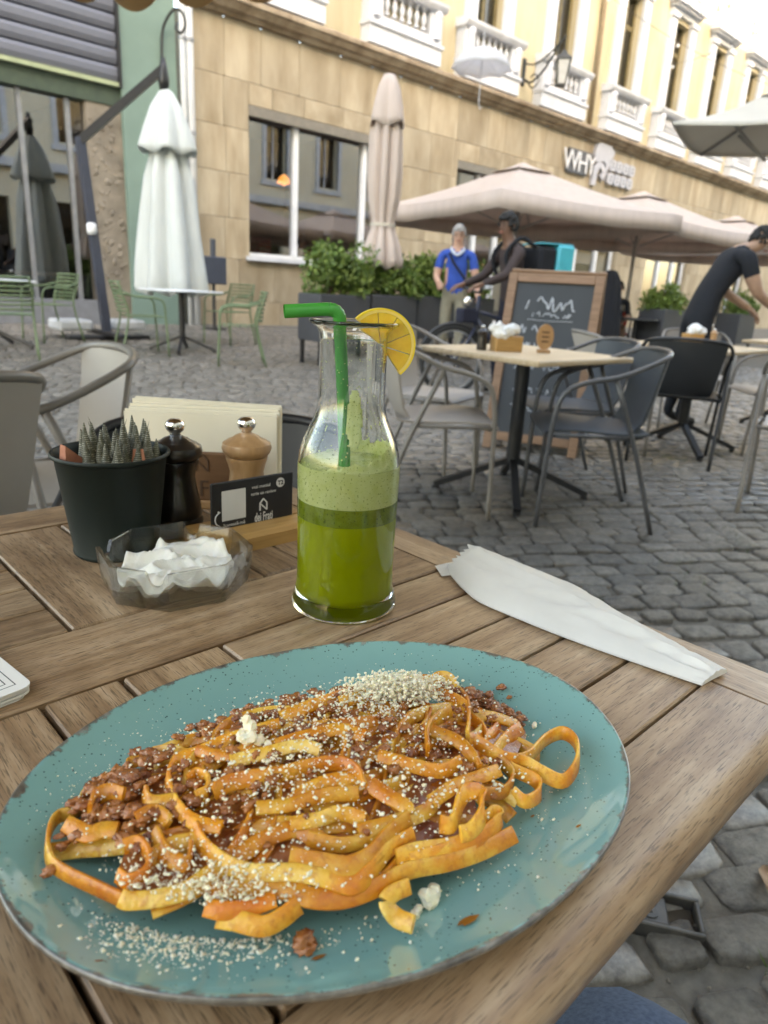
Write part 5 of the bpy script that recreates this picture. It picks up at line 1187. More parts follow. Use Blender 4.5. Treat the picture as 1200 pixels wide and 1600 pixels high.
place(g1, 'sage green slatted chair between the shop panes and the leaning post', (3.12, 9.35), 190)
m_wtop = mat('white_table_top', (.70, .73, .76), rough=.35)
cafe_table('white topped table between the sage green chairs', (4.30, 8.20), R_(10), m_wtop, .36, 'white topped tables by the shop', m_black, th=.02)
cafe_table('white topped table at the far left edge by the shop panes', (2.35, 8.85), R_(5), m_wtop, .36, 'white topped tables by the shop', m_black, th=.02)
st = thing('menu_stand', 'dark menu box on a post against the stone wall', 'stand', (6.2, 10.7, gz(10.7)))
MB().tube([(0, 0, 0), (0, 0, .80)], .03, 10).build('post', m_black, st); MB().bbox(-.22, .22, -.06, .06, .72, 1.15, .015).build('box', mat('slate_box', (.05, .06, .085), rough=.5), st); MB().bbox(-.04, .04, -.03, .03, 1.15, 1.42, .01).build('handle', mat('slate_box2', (.06, .07, .09), rough=.5), st); MB().lathe([(.2, 0), (.2, .03)], 18).build('foot', m_black, st)

# ------------------------------------------------------------ parasols
m_pole = mat('pale_pole', (.40, .38, .36), rough=.4, metal=.3)
m_canvT = mat('pink_beige_canvas', (.66, .55, .49), (.60, .50, .445), rough=.9, scale=2, stretch=(4, 4, .8), bmp=.5, bscale=5, bdist=.02)
m_canvW = mat('white_canvas', (.66, .70, .69), (.58, .62, .61), rough=.9, scale=2, stretch=(4, 4, .6), bmp=.6, bscale=6, bdist=.02)
m_canvG = mat('beige_canvas', (.66, .61, .53), (.61, .56, .485), rough=.9, scale=2)
def canvas_two(m):      # cloth lets some light through
    t = m.node_tree; b = t.nodes['Principled BSDF']; tr = nd(t, 'BsdfTranslucent'); mx = nd(t, 'MixShader'); mx.inputs[0].default_value = .25
    src = b.inputs['Base Color'].links[0].from_socket; t.links.new(src, tr.inputs[0]); t.links.new(b.outputs[0], mx.inputs[1]); t.links.new(tr.outputs[0], mx.inputs[2]); t.links.new(mx.outputs[0], t.nodes['Material Output'].inputs[0])
for m in (m_canvT, m_canvW, m_canvG): canvas_two(m)
def open_parasol(label, loc, half, ze, za, rz, m, val=.22, vent=True, pole=True, scallop=0, mast=None):
    t_ = thing('parasol', label, 'parasol', (loc[0], loc[1], gz(loc[1])), rz, 'open parasols'); g0 = gz(loc[1]); ze -= g0; za -= g0
    cs = [(half, half), (-half, half), (-half, -half), (half, -half)]
    def roof(k0, k1, z0, z1, n, sag):
        rings = []
        for j in range(n + 1):
            q = j / n; k = k0 + (k1 - k0) * q; z = z0 + (z1 - z0) * q - sag * math.sin(math.pi * q); ring = []
            for c in range(4):
                a, b_ = cs[c], cs[(c + 1) % 4]
                for i in range(8):
                    f = i / 8; ring.append(((a[0] + (b_[0] - a[0]) * f) * k, (a[1] + (b_[1] - a[1]) * f) * k, z - .05 * math.sin(math.pi * f) * k * (k1 > .3)))
            rings.append(ring)
        return rings
    main = roof(.14, 1.0, za - .12, ze, 8, .05); low = [(p[0] * 1.005, p[1] * 1.005, p[2] - val * (1 + .04 * math.sin(i * 1.9))) for i, p in enumerate(main[-1])] if not scallop else None
    if scallop:
        fine = []
        for c in range(4):
            a, b_ = cs[c], cs[(c + 1) % 4]
            for i in range(scallop * 12): f = i / (scallop * 12); fine.append(((a[0] + (b_[0] - a[0]) * f), (a[1] + (b_[1] - a[1]) * f), ze - .05 * math.sin(math.pi * f)))
        low = [(p[0] * 1.005, p[1] * 1.005, p[2] - val * (.35 + .65 * abs(math.sin(math.pi * i / 12)) ** .6)) for i, p in enumerate(fine)]
    cv = MB().loft(main).build('canopy', m, t_, True, 30); va = MB().loft([fine if scallop else main[-1], low]).build('valance', m, cv, True, 60)
    for o in (cv, va): s = o.modifiers.new('thick', 'SOLIDIFY'); s.thickness = .004
    if vent: 
        vc = MB().loft(roof(.02, .20, za, za - .13, 4, .02), True).build('vent_cap', m, t_, True, 30); s = vc.modifiers.new('thick', 'SOLIDIFY'); s.thickness = .004
    for c in range(4):
        MB().bar((cs[c][0] * .05, cs[c][1] * .05, za - .20), (cs[c][0] * .97, cs[c][1] * .97, ze - .03), .02, .03).build('rib', m_pole, t_); MB().bar((cs[c][0] * .03, cs[c][1] * .03, ze - .25), (cs[c][0] * .45, cs[c][1] * .45, ze + (za - ze) * .42 - .12), .02, .025).build('strut', m_pole, t_)
    if mast:
        mx, my = mast
        MB().tube([(mx, my, 0), (mx, my, za + .35)], .045, 12).build('mast', m_black, t_, True); MB().bar((mx, my, za + .3), (0, 0, za + .12), .06, .08).build('arm', m_black, t_); MB().tube([(0, 0, za + .12), (0, 0, za - .3)], .03, 10).build('hub', m_black, t_); MB().bbox(mx - .45, mx + .45, my - .45, my + .45, 0, .08, .01).build('base', m_black, t_)
    if pole:
        MB().tube([(0, 0, 0), (0, 0, za)], .035, 12).build('pole', m_pole, t_, True); MB().bbox(-.4, .4, -.4, .4, 0, .07, .01).build('base', m_black, t_)
    return t_
open_parasol('large pink beige parasol left of the sign above the chalkboard', (9.75, 7.35), 1.75, 2.28, 2.98, R_(-14), m_canvT)
open_parasol('second pink beige parasol right of the large one', (13.2, 7.1), 1.75, 2.28, 2.98, R_(-6), m_canvT)
open_parasol('third pink beige parasol farthest along the street', (17.4, 7.0), 1.75, 2.28, 2.98, 0, m_canvT)
open_parasol('beige parasol corner reaching in at the right edge', (8.60, 3.25), .85, 2.78, 3.25, R_(15), m_canvG, val=.03, pole=False, mast=(1.9, -1.6))
m_canvO = mat('tan_canvas', (.60, .40, .20), (.55, .36, .18), rough=.9, scale=2); canvas_two(m_canvO)
open_parasol('tan parasol over the dining table showing only its scalloped corner', (.67, 1.54), 1.42, 2.228, 2.78, R_(21.3), m_canvO, val=.17, vent=True, pole=False, scallop=9, mast=(-2.1, 1.0))
def closed_canopy(name, m, parent, prof, folds, depth, n=96, tw=.0, seed=0):
    rings = []; rr = random.Random(seed)
    for (z, r_) in prof:
        ring = []
        for i in range(n):
            a = 2 * math.pi * i / n; s = .5 + .5 * math.cos(folds * a + tw * z); k = 1 - depth * (1 - s ** .7) + .05 * math.sin(3 * a + z * 2 + seed)
            ring.append((r_ * k * math.cos(a), r_ * k * math.sin(a), z + (.03 * math.cos(folds * a) if z == prof[-1][0] else 0)))
        rings.append(ring)
    o = MB().loft(rings, True).build(name, m, parent, True, 75); s = o.modifiers.new('thick', 'SOLIDIFY'); s.thickness = .004; return o
cp_ = thing('closed_parasol', 'folded pink beige parasol tied at its lower third above the planters', 'parasol', (6.42, 6.92, gz(6.92)))
Z0 = gz(6.92)
closed_canopy('canopy', m_canvT, cp_, [(3.20, .07), (3.0, .15), (2.7, .20), (2.3, .215), (2.0, .20), (1.78, .15), (1.70, .14), (1.62, .16), (1.45, .23), (1.28, .27), (1.18, .27)], 8, .34, seed=1)
closed_canopy('cap', m_canvT, cp_, [(3.36, .02), (3.34, .08), (3.22, .15), (3.05, .20), (2.88, .235), (2.80, .24)], 4, .28, seed=2)
MB().lathe([(.155, 1.67), (.16, 1.71)], 24, cap0=False, cap1=False).build('tie', m_canvG, cp_); MB().tube([(0, 0, 0), (0, 0, 3.3)], .03, 10).build('pole', m_pole, cp_, True); MB().bbox(-.35, .35, -.35, .35, 0, .07, .01).build('base', m_black, cp_)
# cantilever parasol in front of the green pilaster
ca = thing('cantilever_parasol', 'folded white parasol hanging from a leaning dark post', 'parasol', (3.90, 9.50, gz(9.5))); g0 = gz(9.5)
MB().bar((0, .02, 0), (-.15, .10, 2.42), .10, .10, (1, 0, 0)).build('post', mat('navy_grey_post', (.045, .052, .075), (.038, .045, .065), rough=.4), ca)
MB().bar((-.15, .10, 2.38), (.78, -.35, 3.30), .10, .09).build('arm', m_black, ca)
MB().bbox(-.55, .55, -.08, .08, 0, .05, .01).build('base_bar', m_black, ca); MB().bbox(-.08, .08, -.55, .55, .052, .10, .01).build('base_bar', m_black, ca)
MB().lathe([(.04, 1.30), (.06, 1.32), (.06, 1.42), (.04, 1.44)], 14, (-.115, .02, 0)).build('crank', m_whitemetal, ca, True)
MB().lathe([(.05, 3.05), (.07, 3.15), (.05, 3.28), (.03, 3.4)], 12, (.76, -.36, 0)).build('hub', m_black, ca, True)
hang = closed_canopy('canopy', m_canvW, ca, [(2.55, .13), (2.3, .24), (2.05, .32), (1.7, .37), (1.3, .42), (.95, .46), (.70, .48), (.62, .47)], 7, .36, seed=4); hang.location = (.78, -.37, 0)
capw = closed_canopy('cap', m_canvW, ca, [(3.06, .03), (3.02, .09), (2.85, .20), (2.6, .30), (2.40, .37), (2.33, .375)], 6, .22, seed=6); capw.location = (.78, -.37, 0)
for k, (x, y) in enumerate(((-.38, .28), (.36, .30))):
    w = MB().bbox(-.22, .22, -.22, .22, .105, .24, .03).build('ballast_block', mat('pale_ballast', (.50, .52, .54), rough=.5), ca); w.location = (x, y, 0)

# ------------------------------------------------------------ planters with hedges
m_plant = mat('charcoal_planter', (.055, .058, .066), (.045, .048, .055), rough=.6, scale=3)
def planter(label, loc, w, zt, n, hgt, light):
    t_ = thing('planter', label, 'planter', (loc[0], loc[1], gz(loc[1]))); zt -= gz(loc[1])
    MB().bbox(-w, w, -.22, .22, zt - .55, zt, .012).build('box', m_plant, t_)
    for sx in (-w + .05, w - .05):
        for sy in (-.18, .18): MB().box(sx - .02, sx + .02, sy - .02, sy + .02, 0, zt - .55).build('leg', m_black, t_)
    MB().box(-w + .05, w - .05, -.19, -.16, .06, .10).build('foot_rail', m_black, t_)
    h = thing('hedge_shrub', label.replace('charcoal planter', 'green shrub in planter') , 'shrub', (loc[0], loc[1], gz(loc[1]) + zt))
    blobs = [(random.uniform(-w * .85, w * .85), random.uniform(-.15, .15), random.uniform(.05, hgt), random.uniform(.13, .24)) for _ in range(13)]
    def fn():
        b_ = random.choice(blobs); d = Vector((random.gauss(0, 1), random.gauss(0, 1), random.gauss(0, 1))).normalized() * b_[3] * random.uniform(.55, 1.08); return b_[0] + d.x, b_[1] + d.y, max(.0, b_[2] + d.z)
    stuff(leaves(n, .075, fn, 0).build('foliage', [m_leaf2, m_leaf] if light else [m_leaf, m_leaf2], h))
    for k in range(5): MB().tube([(random.uniform(-w * .7, w * .7), 0, -.05), (random.uniform(-w * .8, w * .8), random.uniform(-.1, .1), hgt)], [.015, .006], 5).build('stem', mat('shrub_stem', (.10, .07, .04), rough=.9), h)
planter('charcoal planter at the left end of the row under the folded parasol', (5.68, 6.92), .40, .90, 2600, .42, False)
planter('charcoal planter second from the left under the folded parasol', (6.52, 6.92), .40, .92, 2600, .30, False)
planter('charcoal planter third from the left next to the man in blue', (7.36, 6.95), .40, .93, 2600, .36, True)
planter('charcoal planter behind the man in blue', (8.2, 6.95), .40, .94, 1500, .36, True)
planter('charcoal planter under the second parasol right of the chalkboard', (11.6, 5.55), .42, .92, 1500, .30, True)
planter('charcoal planter between the waiter and the far parasol', (14.6, 5.5), .42, .90, 1200, .28, False)

# ------------------------------------------------------------ chalkboard
ck = thing('chalkboard', 'wooden framed chalkboard with white handwriting beside the pale wood table', 'chalkboard', (3.90, 2.645, 0), math.atan2(-.88, .42))
m_cframe = wood('walnut_frame', [(.16, .085, .045), (.23, .13, .075), (.28, .165, .10)], rough=.5, pores=.2, rnd=.06)
m_slate = mat('slate_board', (.034, .038, .042), (.027, .031, .034), rough=.65, scale=4, stretch=(1, 1, .4))
m_chalk = mat('chalk', (.50, .52, .55), (.36, .38, .41), rough=1, scale=60)
def board(parent_name, ybot, ytop, back):
    H, W, T = 1.20, .315, .058
    ang = math.atan2(ytop - ybot, H)
    pan = MB().box(-W + T, W - T, .006, .018, T + .06, H - T).build(parent_name, m_slate, ck)
    for (x0, x1, z0, z1) in ((-W, -W + T, 0, H), (W - T, W, 0, H)): MB().bbox(x0, x1, -.012, .024, z0, z1, .003).build('frame_post', m_cframe, pan)
    for (z0, z1) in ((H - T, H - .002), (.06, .06 + T)): MB().bbox(-W + T + .001, W - T - .001, -.010, .022, z0, z1, .003).build('frame_rail', m_cframe, pan)
    pan.rotation_euler = (-ang, 0, 0 if not back else math.pi); pan.location = (0, ybot, 0)
    return pan
fp = board('front_board', -.02, .34, False)
bp_ = board('rear_board', .50, .26, True)
bp_.rotation_euler = (math.atan2(.24, 1.2), 0, 0); bp_.location = (0, .63, 0)
random.seed(31)
def scribble(x0, x1, z, h, seed):
    rr = random.Random(seed); P = []; x = x0
    while x < x1:
        if rr.random() < .07: yield P; P = []; x += h * .5; continue
        P.append((x, .003, z + h * (rr.choice((0, .05, .9, .6, .5)) + rr.uniform(-.1, .1)))); x += h * rr.uniform(.12, .26)
    yield P
for (x0, x1, z, h, w_, sd_) in ((-.17, .16, .965, .085, .0050, 1), (-.12, .14, .915, .030, .0026, 2), (-.20, .02, .800, .060, .0040, 3), (-.21, .0, .690, .050, .0034, 4), (.03, .20, .675, .050, .0034, 5), (-.02, .15, .560, .042, .0026, 6), (-.19, -.05, .560, .035, .0022, 7), (-.17, .12, .40, .04, .0024, 8), (-.17, .05, .28, .04, .0024, 9)):
    for P in scribble(x0, x1, z, h, sd_):
        if len(P) > 1: MB().tube(P, w_ * 1.15, 4, True, len(P) * 3).build('chalk_line', m_chalk, fp)
MB().tube([(-.15, .003, .893), (.0, .003, .889), (.15, .003, .893)], .002, 4, True, 6).build('chalk_line', m_chalk, fp)

# ------------------------------------------------------------ wall lantern, hanging umbrellas, string lights
ln = thing('wall_lantern', 'black iron wall lantern on a scroll bracket between two balconies', 'lantern', (14.9, YF, 5.95))
MB().tube([(0, 0, -.1), (0, -.25, -.22), (.05, -.55, .0), (.1, -.85, .42), (.12, -1.0, .62)], .025, 7, True, 24).build('bracket', m_iron, ln, True)
MB().tube([(0, 0, .2), (.03, -.30, .15), (.06, -.6, .28), (.1, -.92, .52)], .018, 6, True, 20).build('stay', m_iron, ln, True)
MB().tube([(.0, -.12, -.14), (.02, -.3, -.34), (.04, -.45, -.2), (.02, -.34, -.06), (.0, -.24, -.12)], .015, 6, True, 20).build('scroll', m_iron, ln, True)
MB().bbox(-.06, .06, -.04, -.002, -.25, .3, .01).build('wall_plate', m_iron, ln)
lx, ly, lz = .12, -1.0, -.18
MB().tube([(lx, ly, .62), (lx, ly, lz + .50)], .012, 6).build('hanger', m_iron, ln)
MB().lathe([(.03, .52), (.10, .44), (.23, .34), (.24, .32), (.20, .32)], 4, (lx, ly, lz)).build('roof', m_iron, ln)
MB().lathe([(.12, -.16), (.195, .31)], 4, (lx, ly, lz)).build('lantern_glass', mat('milky_glass', (.50, .50, .48), rough=.3), ln)
for k in range(4):
    a = math.pi / 2 * k; MB().bar((lx + .125 * math.cos(a), ly + .125 * math.sin(a), lz - .16), (lx + .20 * math.cos(a), ly + .20 * math.sin(a), lz + .31), .025, .025).build('corner_bar', m_iron, ln)
MB().lathe([(.14, -.20), (.14, -.16), (.05, -.15)], 4, (lx, ly, lz)).build('base_ring', m_iron, ln)
m_nylon = mat('white_nylon', (.82, .82, .84), (.76, .76, .78), rough=.7, scale=3); canvas_two(m_nylon); m_nylon.node_tree.nodes['Mix Shader'].inputs[0].default_value = .55
def hang_umb(label, loc, r_):
    t_ = thing('hanging_umbrella', label, 'umbrella', loc, 0, 'white umbrellas hung over the street'); rings = []
    for j in range(9):
        q = j / 8; ring = []
        for i in range(64):
            a = 2 * math.pi * i / 64; s = abs(math.sin(4 * a)); rad = r_ * math.sin(q * 1.35) / math.sin(1.35) * (1 - .06 * s * q); ring.append((rad * math.cos(a), rad * math.sin(a), r_ * .72 * math.cos(q * 1.45) - .0 + .05 * r_ * s * q * q))
        rings.append(ring)
    o = MB().loft(rings, True).build('canopy', m_nylon, t_, True, 60); s = o.modifiers.new('thick', 'SOLIDIFY'); s.thickness = .003
    MB().tube([(0, 0, r_ * .72), (0, 0, r_ * .95)], .006, 5).build('tip', m_white, t_); MB().tube([(0, 0, r_ * .7), (0, 0, -.35), (.03, 0, -.42), (.07, 0, -.38)], .007, 5).build('handle', m_white, t_)
    for k in range(8):
        a = math.pi / 4 * k; MB().tube([(0, 0, r_ * .60), (r_ * .9 * math.cos(a), r_ * .9 * math.sin(a), r_ * .12)], .004, 4).build('rib', m_whitemetal, t_)
    MB().tube([(0, 0, r_ * .95), (0, 0, r_ * .95 + 2.6)], .004, 4).build('cord', m_whitemetal, t_)
hang_umb('white umbrella hung in the air left of the lantern', (8.05, 6.9, 3.78), .40)
hang_umb('white umbrella hung in the air at the right edge below the balconies', (19.5, 6.6, 3.05), .34)
m_bulb = mat('bulb_glass', (.75, .76, .74), rough=.15); m_wire = mat('dark_wire', (.04, .04, .04), rough=.6)
def string_light(label, a, b, sag, nb):
    t_ = thing('string_light', label, 'string lights', a, 0, 'bulb strings over the street'); A, B = Vector((0, 0, 0)), Vector(b) - Vector(a); P = [A.lerp(B, k / 24) - Vector((0, 0, sag * 4 * (k / 24) * (1 - k / 24))) for k in range(25)]
    MB().tube(P, .006, 4).build('cable', m_wire, t_)
    for k in range(nb):
        q = (k + .5) / nb; p = A.lerp(B, q) - Vector((0, 0, sag * 4 * q * (1 - q))); bb = MB().lathe([(.010, 0), (.012, -.03), (.012, -.05)], 6, tuple(p)).build('socket', m_wire, t_); MB().ico((p.x, p.y, p.z - .085), .042, 0, 2).build('glass', m_bulb, bb, True)
string_light('bulb string crossing the windows above the lantern', (12.4, YF - .02, 8.3), (22.0, 2.0, 7.6), 1.3, 12)
string_light('bulb string running along the right balconies', (17.2, YF - .02, 8.4), (30.0, 4.0, 7.6), 1.4, 14)
string_light('bulb string rising from the far right balconies', (21.5, YF - .02, 7.6), (12.0, 1.0, 8.4), 1.1, 12)

# ------------------------------------------------------------ people
def person(name, label, loc, rz, V, E, mats, root, child=None):
    """V: joint -> (x,y,z,rx[,ry]); E: (a,b,region). One skin surface; faces take the material of the nearest limb."""
    t_ = thing(name, label, 'person', loc, rz); names = list(V); me = bpy.data.meshes.new('body')
    me.from_pydata([V[n][:3] for n in names], [(names.index(a), names.index(b)) for a, b, _ in E], [])
    o = bpy.data.objects.new('body', me); COL.objects.link(o)
    sk = o.modifiers.new('skin', 'SKIN'); sk.use_smooth_shade = True; sk.branch_smoothing = .4
    sv = me.skin_vertices[0].data
    for i, n in enumerate(names):
        r_ = V[n][3:]; sv[i].radius = (r_[0], r_[1] if len(r_) > 1 else r_[0]); sv[i].use_root = n == root
    su = o.modifiers.new('sub', 'SUBSURF'); su.levels = 2; su.render_levels = 2
    dg = bpy.context.evaluated_depsgraph_get(); nm_ = bpy.data.meshes.new_from_object(o.evaluated_get(dg)); bpy.data.objects.remove(o); bpy.data.meshes.remove(me)
    nm_.materials.clear(); regs = list(mats)
    for k in regs: nm_.materials.append(mats[k])
    segs = [(Vector(V[a][:3]), Vector(V[b][:3]), regs.index(rg)) for a, b, rg in E]
    idx = []
    for p in nm_.polygons:
        c = p.center; best = 1e9; bi = 0
        for a, b, k in segs:
            ab = b - a; f = max(0, min(1, (c - a).dot(ab) / max(1e-9, ab.length_squared))); d = (c - a - ab * f).length
            if d < best: best, bi = d, k
        idx.append(bi)
    nm_.polygons.foreach_set('material_index', idx); nm_.polygons.foreach_set('use_smooth', [True] * len(idx)); nm_.name = 'body'
    b = bpy.data.objects.new('body', nm_); COL.objects.link(b); b.parent = t_
    return t_, b
def skinm(n, c): return mat(n, c, tuple(x * .85 for x in c), rough=.5, scale=20, sss=.15, sssr=.01)
m_skin1, m_skin2, m_skin3 = skinm('skin_light', (.52, .30, .22)), skinm('skin_brown', (.17, .085, .055)), skinm('skin_tan', (.42, .25, .17))
def hand(b, wrist, dirv, palm_n, m, s=1.0):
    w, d, n = Vector(wrist), Vector(dirv).normalized(), Vector(palm_n).normalized(); u = d.cross(n).normalized(); n = u.cross(d); h = MB()
    h.loft([[tuple(w + d * (k * .028 * s) + u * (a * wd * s) + n * (c * th * s)) for a, c in ((-1, -1), (-.3, -1.2), (.3, -1.2), (1, -1), (1, 1), (.3, 1.2), (-.3, 1.2), (-1, 1))] for k, wd, th in ((-.6, .026, .02), (0, .028, .017), (1.2, .036, .015), (2.9, .040, .013), (3.2, .034, .008))], True, True)
    for i, L_ in enumerate((.062, .072, .068, .052)):
        p0 = w + d * .082 * s + u * ((-.028 + i * .0187) * s); h.tube([p0, p0 + d * L_ * .45 * s + n * .006 * s, p0 + d * L_ * .8 * s + n * .022 * s, p0 + d * L_ * .9 * s + n * .036 * s], [.0095 * s, .009 * s, .008 * s, .006 * s], 7)
    p0 = w + d * .025 * s - u * .034 * s; h.tube([p0, p0 + d * .03 * s - u * .022 * s + n * .01 * s, p0 + d * .058 * s - u * .026 * s + n * .02 * s], [.011 * s, .010 * s, .007 * s], 7)
    return h.build('hand', m, b, True, 60)
def face(t_, c, fwd, m_skin, m_hair, hr=.1, hairkind='short'):
    c, f = Vector(c), Vector(fwd).normalized(); r_ = f.cross(Vector((0, 0, 1))).normalized(); up = r_.cross(f)
    h = MB()
    for k in range(320 if hairkind == 'curly' else 340):
        d = Vector((random.gauss(0, 1), random.gauss(0, 1), random.gauss(0, 1))).normalized()
        lf, lu = d.dot(f), d.dot(up)
        if lu < -.35 or (lf > .45 and lu < .50) or (lf > .0 and lu < .0): continue
        p = c + f * lf * hr * .98 + r_ * d.dot(r_) * hr * .80 + up * lu * hr * 1.16; h.ico(tuple(p), hr * (.24 if hairkind == 'curly' else .17), .25, 1)
    h.build('hair', m_hair, t_, True)
    fc = MB(); P = lambda a, b_, d_: tuple(c + f * (a * hr) + r_ * (b_ * hr) + up * (d_ * hr))
    fc.loft([[P(.80, -.10, .10), P(.80, .10, .10), P(.86, 0, .12)], [P(.88, -.16, -.30), P(.88, .16, -.30), P(1.12, 0, -.26)], [P(.80, -.10, -.36), P(.80, .10, -.36), P(.92, 0, -.38)]], True, True)
    for s in (-1, 1): fc.ico(P(-.05, s * .80, -.08), hr * .20, .1, 2, (1, .6, 1.2))
    fc.build('nose_and_ears', m_skin, t_, True, 50)
    ey = MB()
    for s in (-1, 1): ey.ico(P(.84, s * .34, .06), hr * .09, 0, 1); ey.bar(P(.88, s * .18, .24), P(.82, s * .52, .22), hr * .06, hr * .06)
    ey.build('eyes', m_hairdark, t_)
    MB().bar(P(.86, -.26, -.62), P(.86, .26, -.62), .012, .014).build('mouth', mat('lips', (.35, .13, .10), rough=.5), t_)
m_hairdark = mat('dark_hair', (.012, .010, .009), rough=.7); m_hairgrey = mat('grey_hair', (.38, .36, .35), (.26, .25, .24), rough=.8, scale=40)
m_blue = mat('blue_polo_cloth', (.015, .07, .36), (.012, .055, .28), rough=.85, scale=14, bmp=.3, bscale=8, bdist=.02)
m_khaki = mat('khaki_trousers', (.22, .20, .15), (.18, .165, .12), rough=.9, scale=10, bmp=.3, bscale=7, bdist=.02)
m_dkcloth = mat('dark_brown_jacket', (.045, .028, .026), (.030, .019, .018), rough=.85, scale=10, bmp=.3, bscale=8, bdist=.02)
m_navy = mat('navy_trousers', (.012, .014, .030), (.009, .010, .022), rough=.9)
m_blkcloth = mat('black_cloth', (.010, .011, .015), (.007, .008, .011), rough=.95, scale=10, bmp=.2, bscale=8, bdist=.02)
m_shoe = mat('dark_shoe', (.02, .018, .016), rough=.5); m_cream_c = mat('cream_cloth', (.55, .50, .42), rough=.9)
# standing figure, +Y is the way it faces, x to its right
def std(hp=.93, lean=0.0):
    return {}
# man in a blue polo, walking
V = dict(pel=(0, 0, .95, .165, .12), waist=(0, 0, 1.10, .165, .125), chest=(0, .01, 1.30, .175, .125), sh=(0, 0, 1.43, .11, .085), neck=(0, .015, 1.51, .058), jaw=(0, .05, 1.58, .062, .066), head=(0, .045, 1.655, .080, .088), crown=(0, .03, 1.715, .062, .07),
         lhip=(-.09, 0, .88, .095), lkn=(-.10, .10, .50, .066), lan=(-.10, .02, .09, .046), lto=(-.11, .17, .04, .042), rhip=(.09, 0, .88, .095), rkn=(.10, .02, .48, .066), ran=(.10, -.20, .13, .046), rto=(.11, -.07, .04, .042),
         lsh=(-.185, 0, 1.415, .062), lslv=(-.225, .01, 1.24, .060), lel=(-.25, .02, 1.13, .045), lwr=(-.30, .16, .90, .033), rsh=(.185, 0, 1.415, .062), rslv=(.225, .02, 1.24, .060), rel=(.245, .03, 1.14, .045), rwr=(.20, .26, 1.06, .033))
E = [('pel', 'waist', 's'), ('waist', 'chest', 's'), ('chest', 'sh', 's'), ('sh', 'neck', 'k'), ('neck', 'jaw', 'k'), ('jaw', 'head', 'k'), ('head', 'crown', 'k'), ('pel', 'lhip', 't'), ('lhip', 'lkn', 't'), ('lkn', 'lan', 't'), ('lan', 'lto', 'f'), ('pel', 'rhip', 't'), ('rhip', 'rkn', 't'), ('rkn', 'ran', 't'), ('ran', 'rto', 'f'),
     ('sh', 'lsh', 's'), ('lsh', 'lslv', 's'), ('lslv', 'lel', 'k'), ('lel', 'lwr', 'k'), ('sh', 'rsh', 's'), ('rsh', 'rslv', 's'), ('rslv', 'rel', 'k'), ('rel', 'rwr', 'k')]
ang_f = math.atan2(-.75, -.66)        # towards the camera, turned a little to its right
t_, b = person('person', 'grey haired person in a blue polo shirt walking past the planters', (6.98, 6.12, gz(6.12)), ang_f - math.pi / 2 - .15, V, E, dict(s=m_blue, k=m_skin1, t=m_khaki, f=m_shoe), 'pel')
hand(t_, V['lwr'][:3], (-.05, .14, -.23), (.9, .3, .2), m_skin1); hand(t_, V['rwr'][:3], (-.05, .23, -.06), (-.8, .1, -.3), m_skin1)
face(t_, (0, .045, 1.645), (0, 1, -.3), m_skin1, m_hairgrey, .094)
MB().tube([(-.075, .085, 1.46), (0, .135, 1.40), (.075, .085, 1.46), (.06, -.04, 1.50), (-.06, -.04, 1.50), (-.075, .085, 1.46)], .018, 6, True, 24).build('collar', mat('pale_collar', (.45, .50, .58), rough=.8), t_, True)
MB().tube([(.10, .135, 1.42), (.03, .16, 1.30), (-.12, .15, 1.12), (-.17, .05, 1.0)], .016, 6, True, 12).build('bag_strap', m_blkcloth, t_)
# cyclist with delivery bag, standing astride
cyc_loc = (5.93, 4.42, 0); cyc_rz = math.atan2(.40, -.92) - math.pi / 2
V = dict(pel=(0, 0, .95, .15, .11), waist=(0, .02, 1.09, .155, .115), chest=(0, .06, 1.30, .175, .125), sh=(0, .07, 1.42, .11, .085), neck=(0, .10, 1.50, .058), jaw=(0, .145, 1.575, .06, .064), head=(0, .14, 1.65, .080, .088), crown=(0, .13, 1.71, .06, .07),
         lhip=(-.09, 0, .88, .09), lkn=(-.15, .06, .48, .062), lan=(-.18, .0, .09, .045), lto=(-.20, .14, .04, .042), rhip=(.09, 0, .88, .09), rkn=(.15, .06, .48, .062), ran=(.18, 0, .09, .045), rto=(.20, .14, .04, .042),
         lsh=(-.185, .07, 1.40, .066), lel=(-.25, .24, 1.18, .052), lwr=(-.22, .48, 1.08, .036), rsh=(.185, .07, 1.40, .066), rel=(.26, .22, 1.17, .052), rwr=(.22, .46, 1.08, .036))
E = [('pel', 'waist', 's'), ('waist', 'chest', 's'), ('chest', 'sh', 's'), ('sh', 'neck', 'k'), ('neck', 'jaw', 'k'), ('jaw', 'head', 'k'), ('head', 'crown', 'k'), ('pel', 'lhip', 't'), ('lhip', 'lkn', 't'), ('lkn', 'lan', 't'), ('lan', 'lto', 'f'), ('pel', 'rhip', 't'), ('rhip', 'rkn', 't'), ('rkn', 'ran', 't'), ('ran', 'rto', 'f'),
     ('sh', 'lsh', 's'), ('lsh', 'lel', 's'), ('lel', 'lwr', 's'), ('sh', 'rsh', 's'), ('rsh', 'rel', 's'), ('rel', 'rwr', 's')]
t_, b = person('person', 'dark haired person in a dark jacket astride the bicycle behind the chalkboard', cyc_loc, cyc_rz, V, E, dict(s=m_dkcloth, k=m_skin2, t=m_navy, f=m_shoe), 'pel')
hand(t_, V['lwr'][:3], (.02, .25, -.08), (0, .2, -1), m_skin2); hand(t_, V['rwr'][:3], (-.02, .25, -.08), (0, .2, -1), m_skin2)
face(t_, (0, .14, 1.645), (-.25, 1, -.1), m_skin2, m_hairdark, .096, 'curly')
bgk_ = thing('delivery_bag', 'turquoise and black delivery box on the back of the cyclist', 'bag', cyc_loc, cyc_rz)
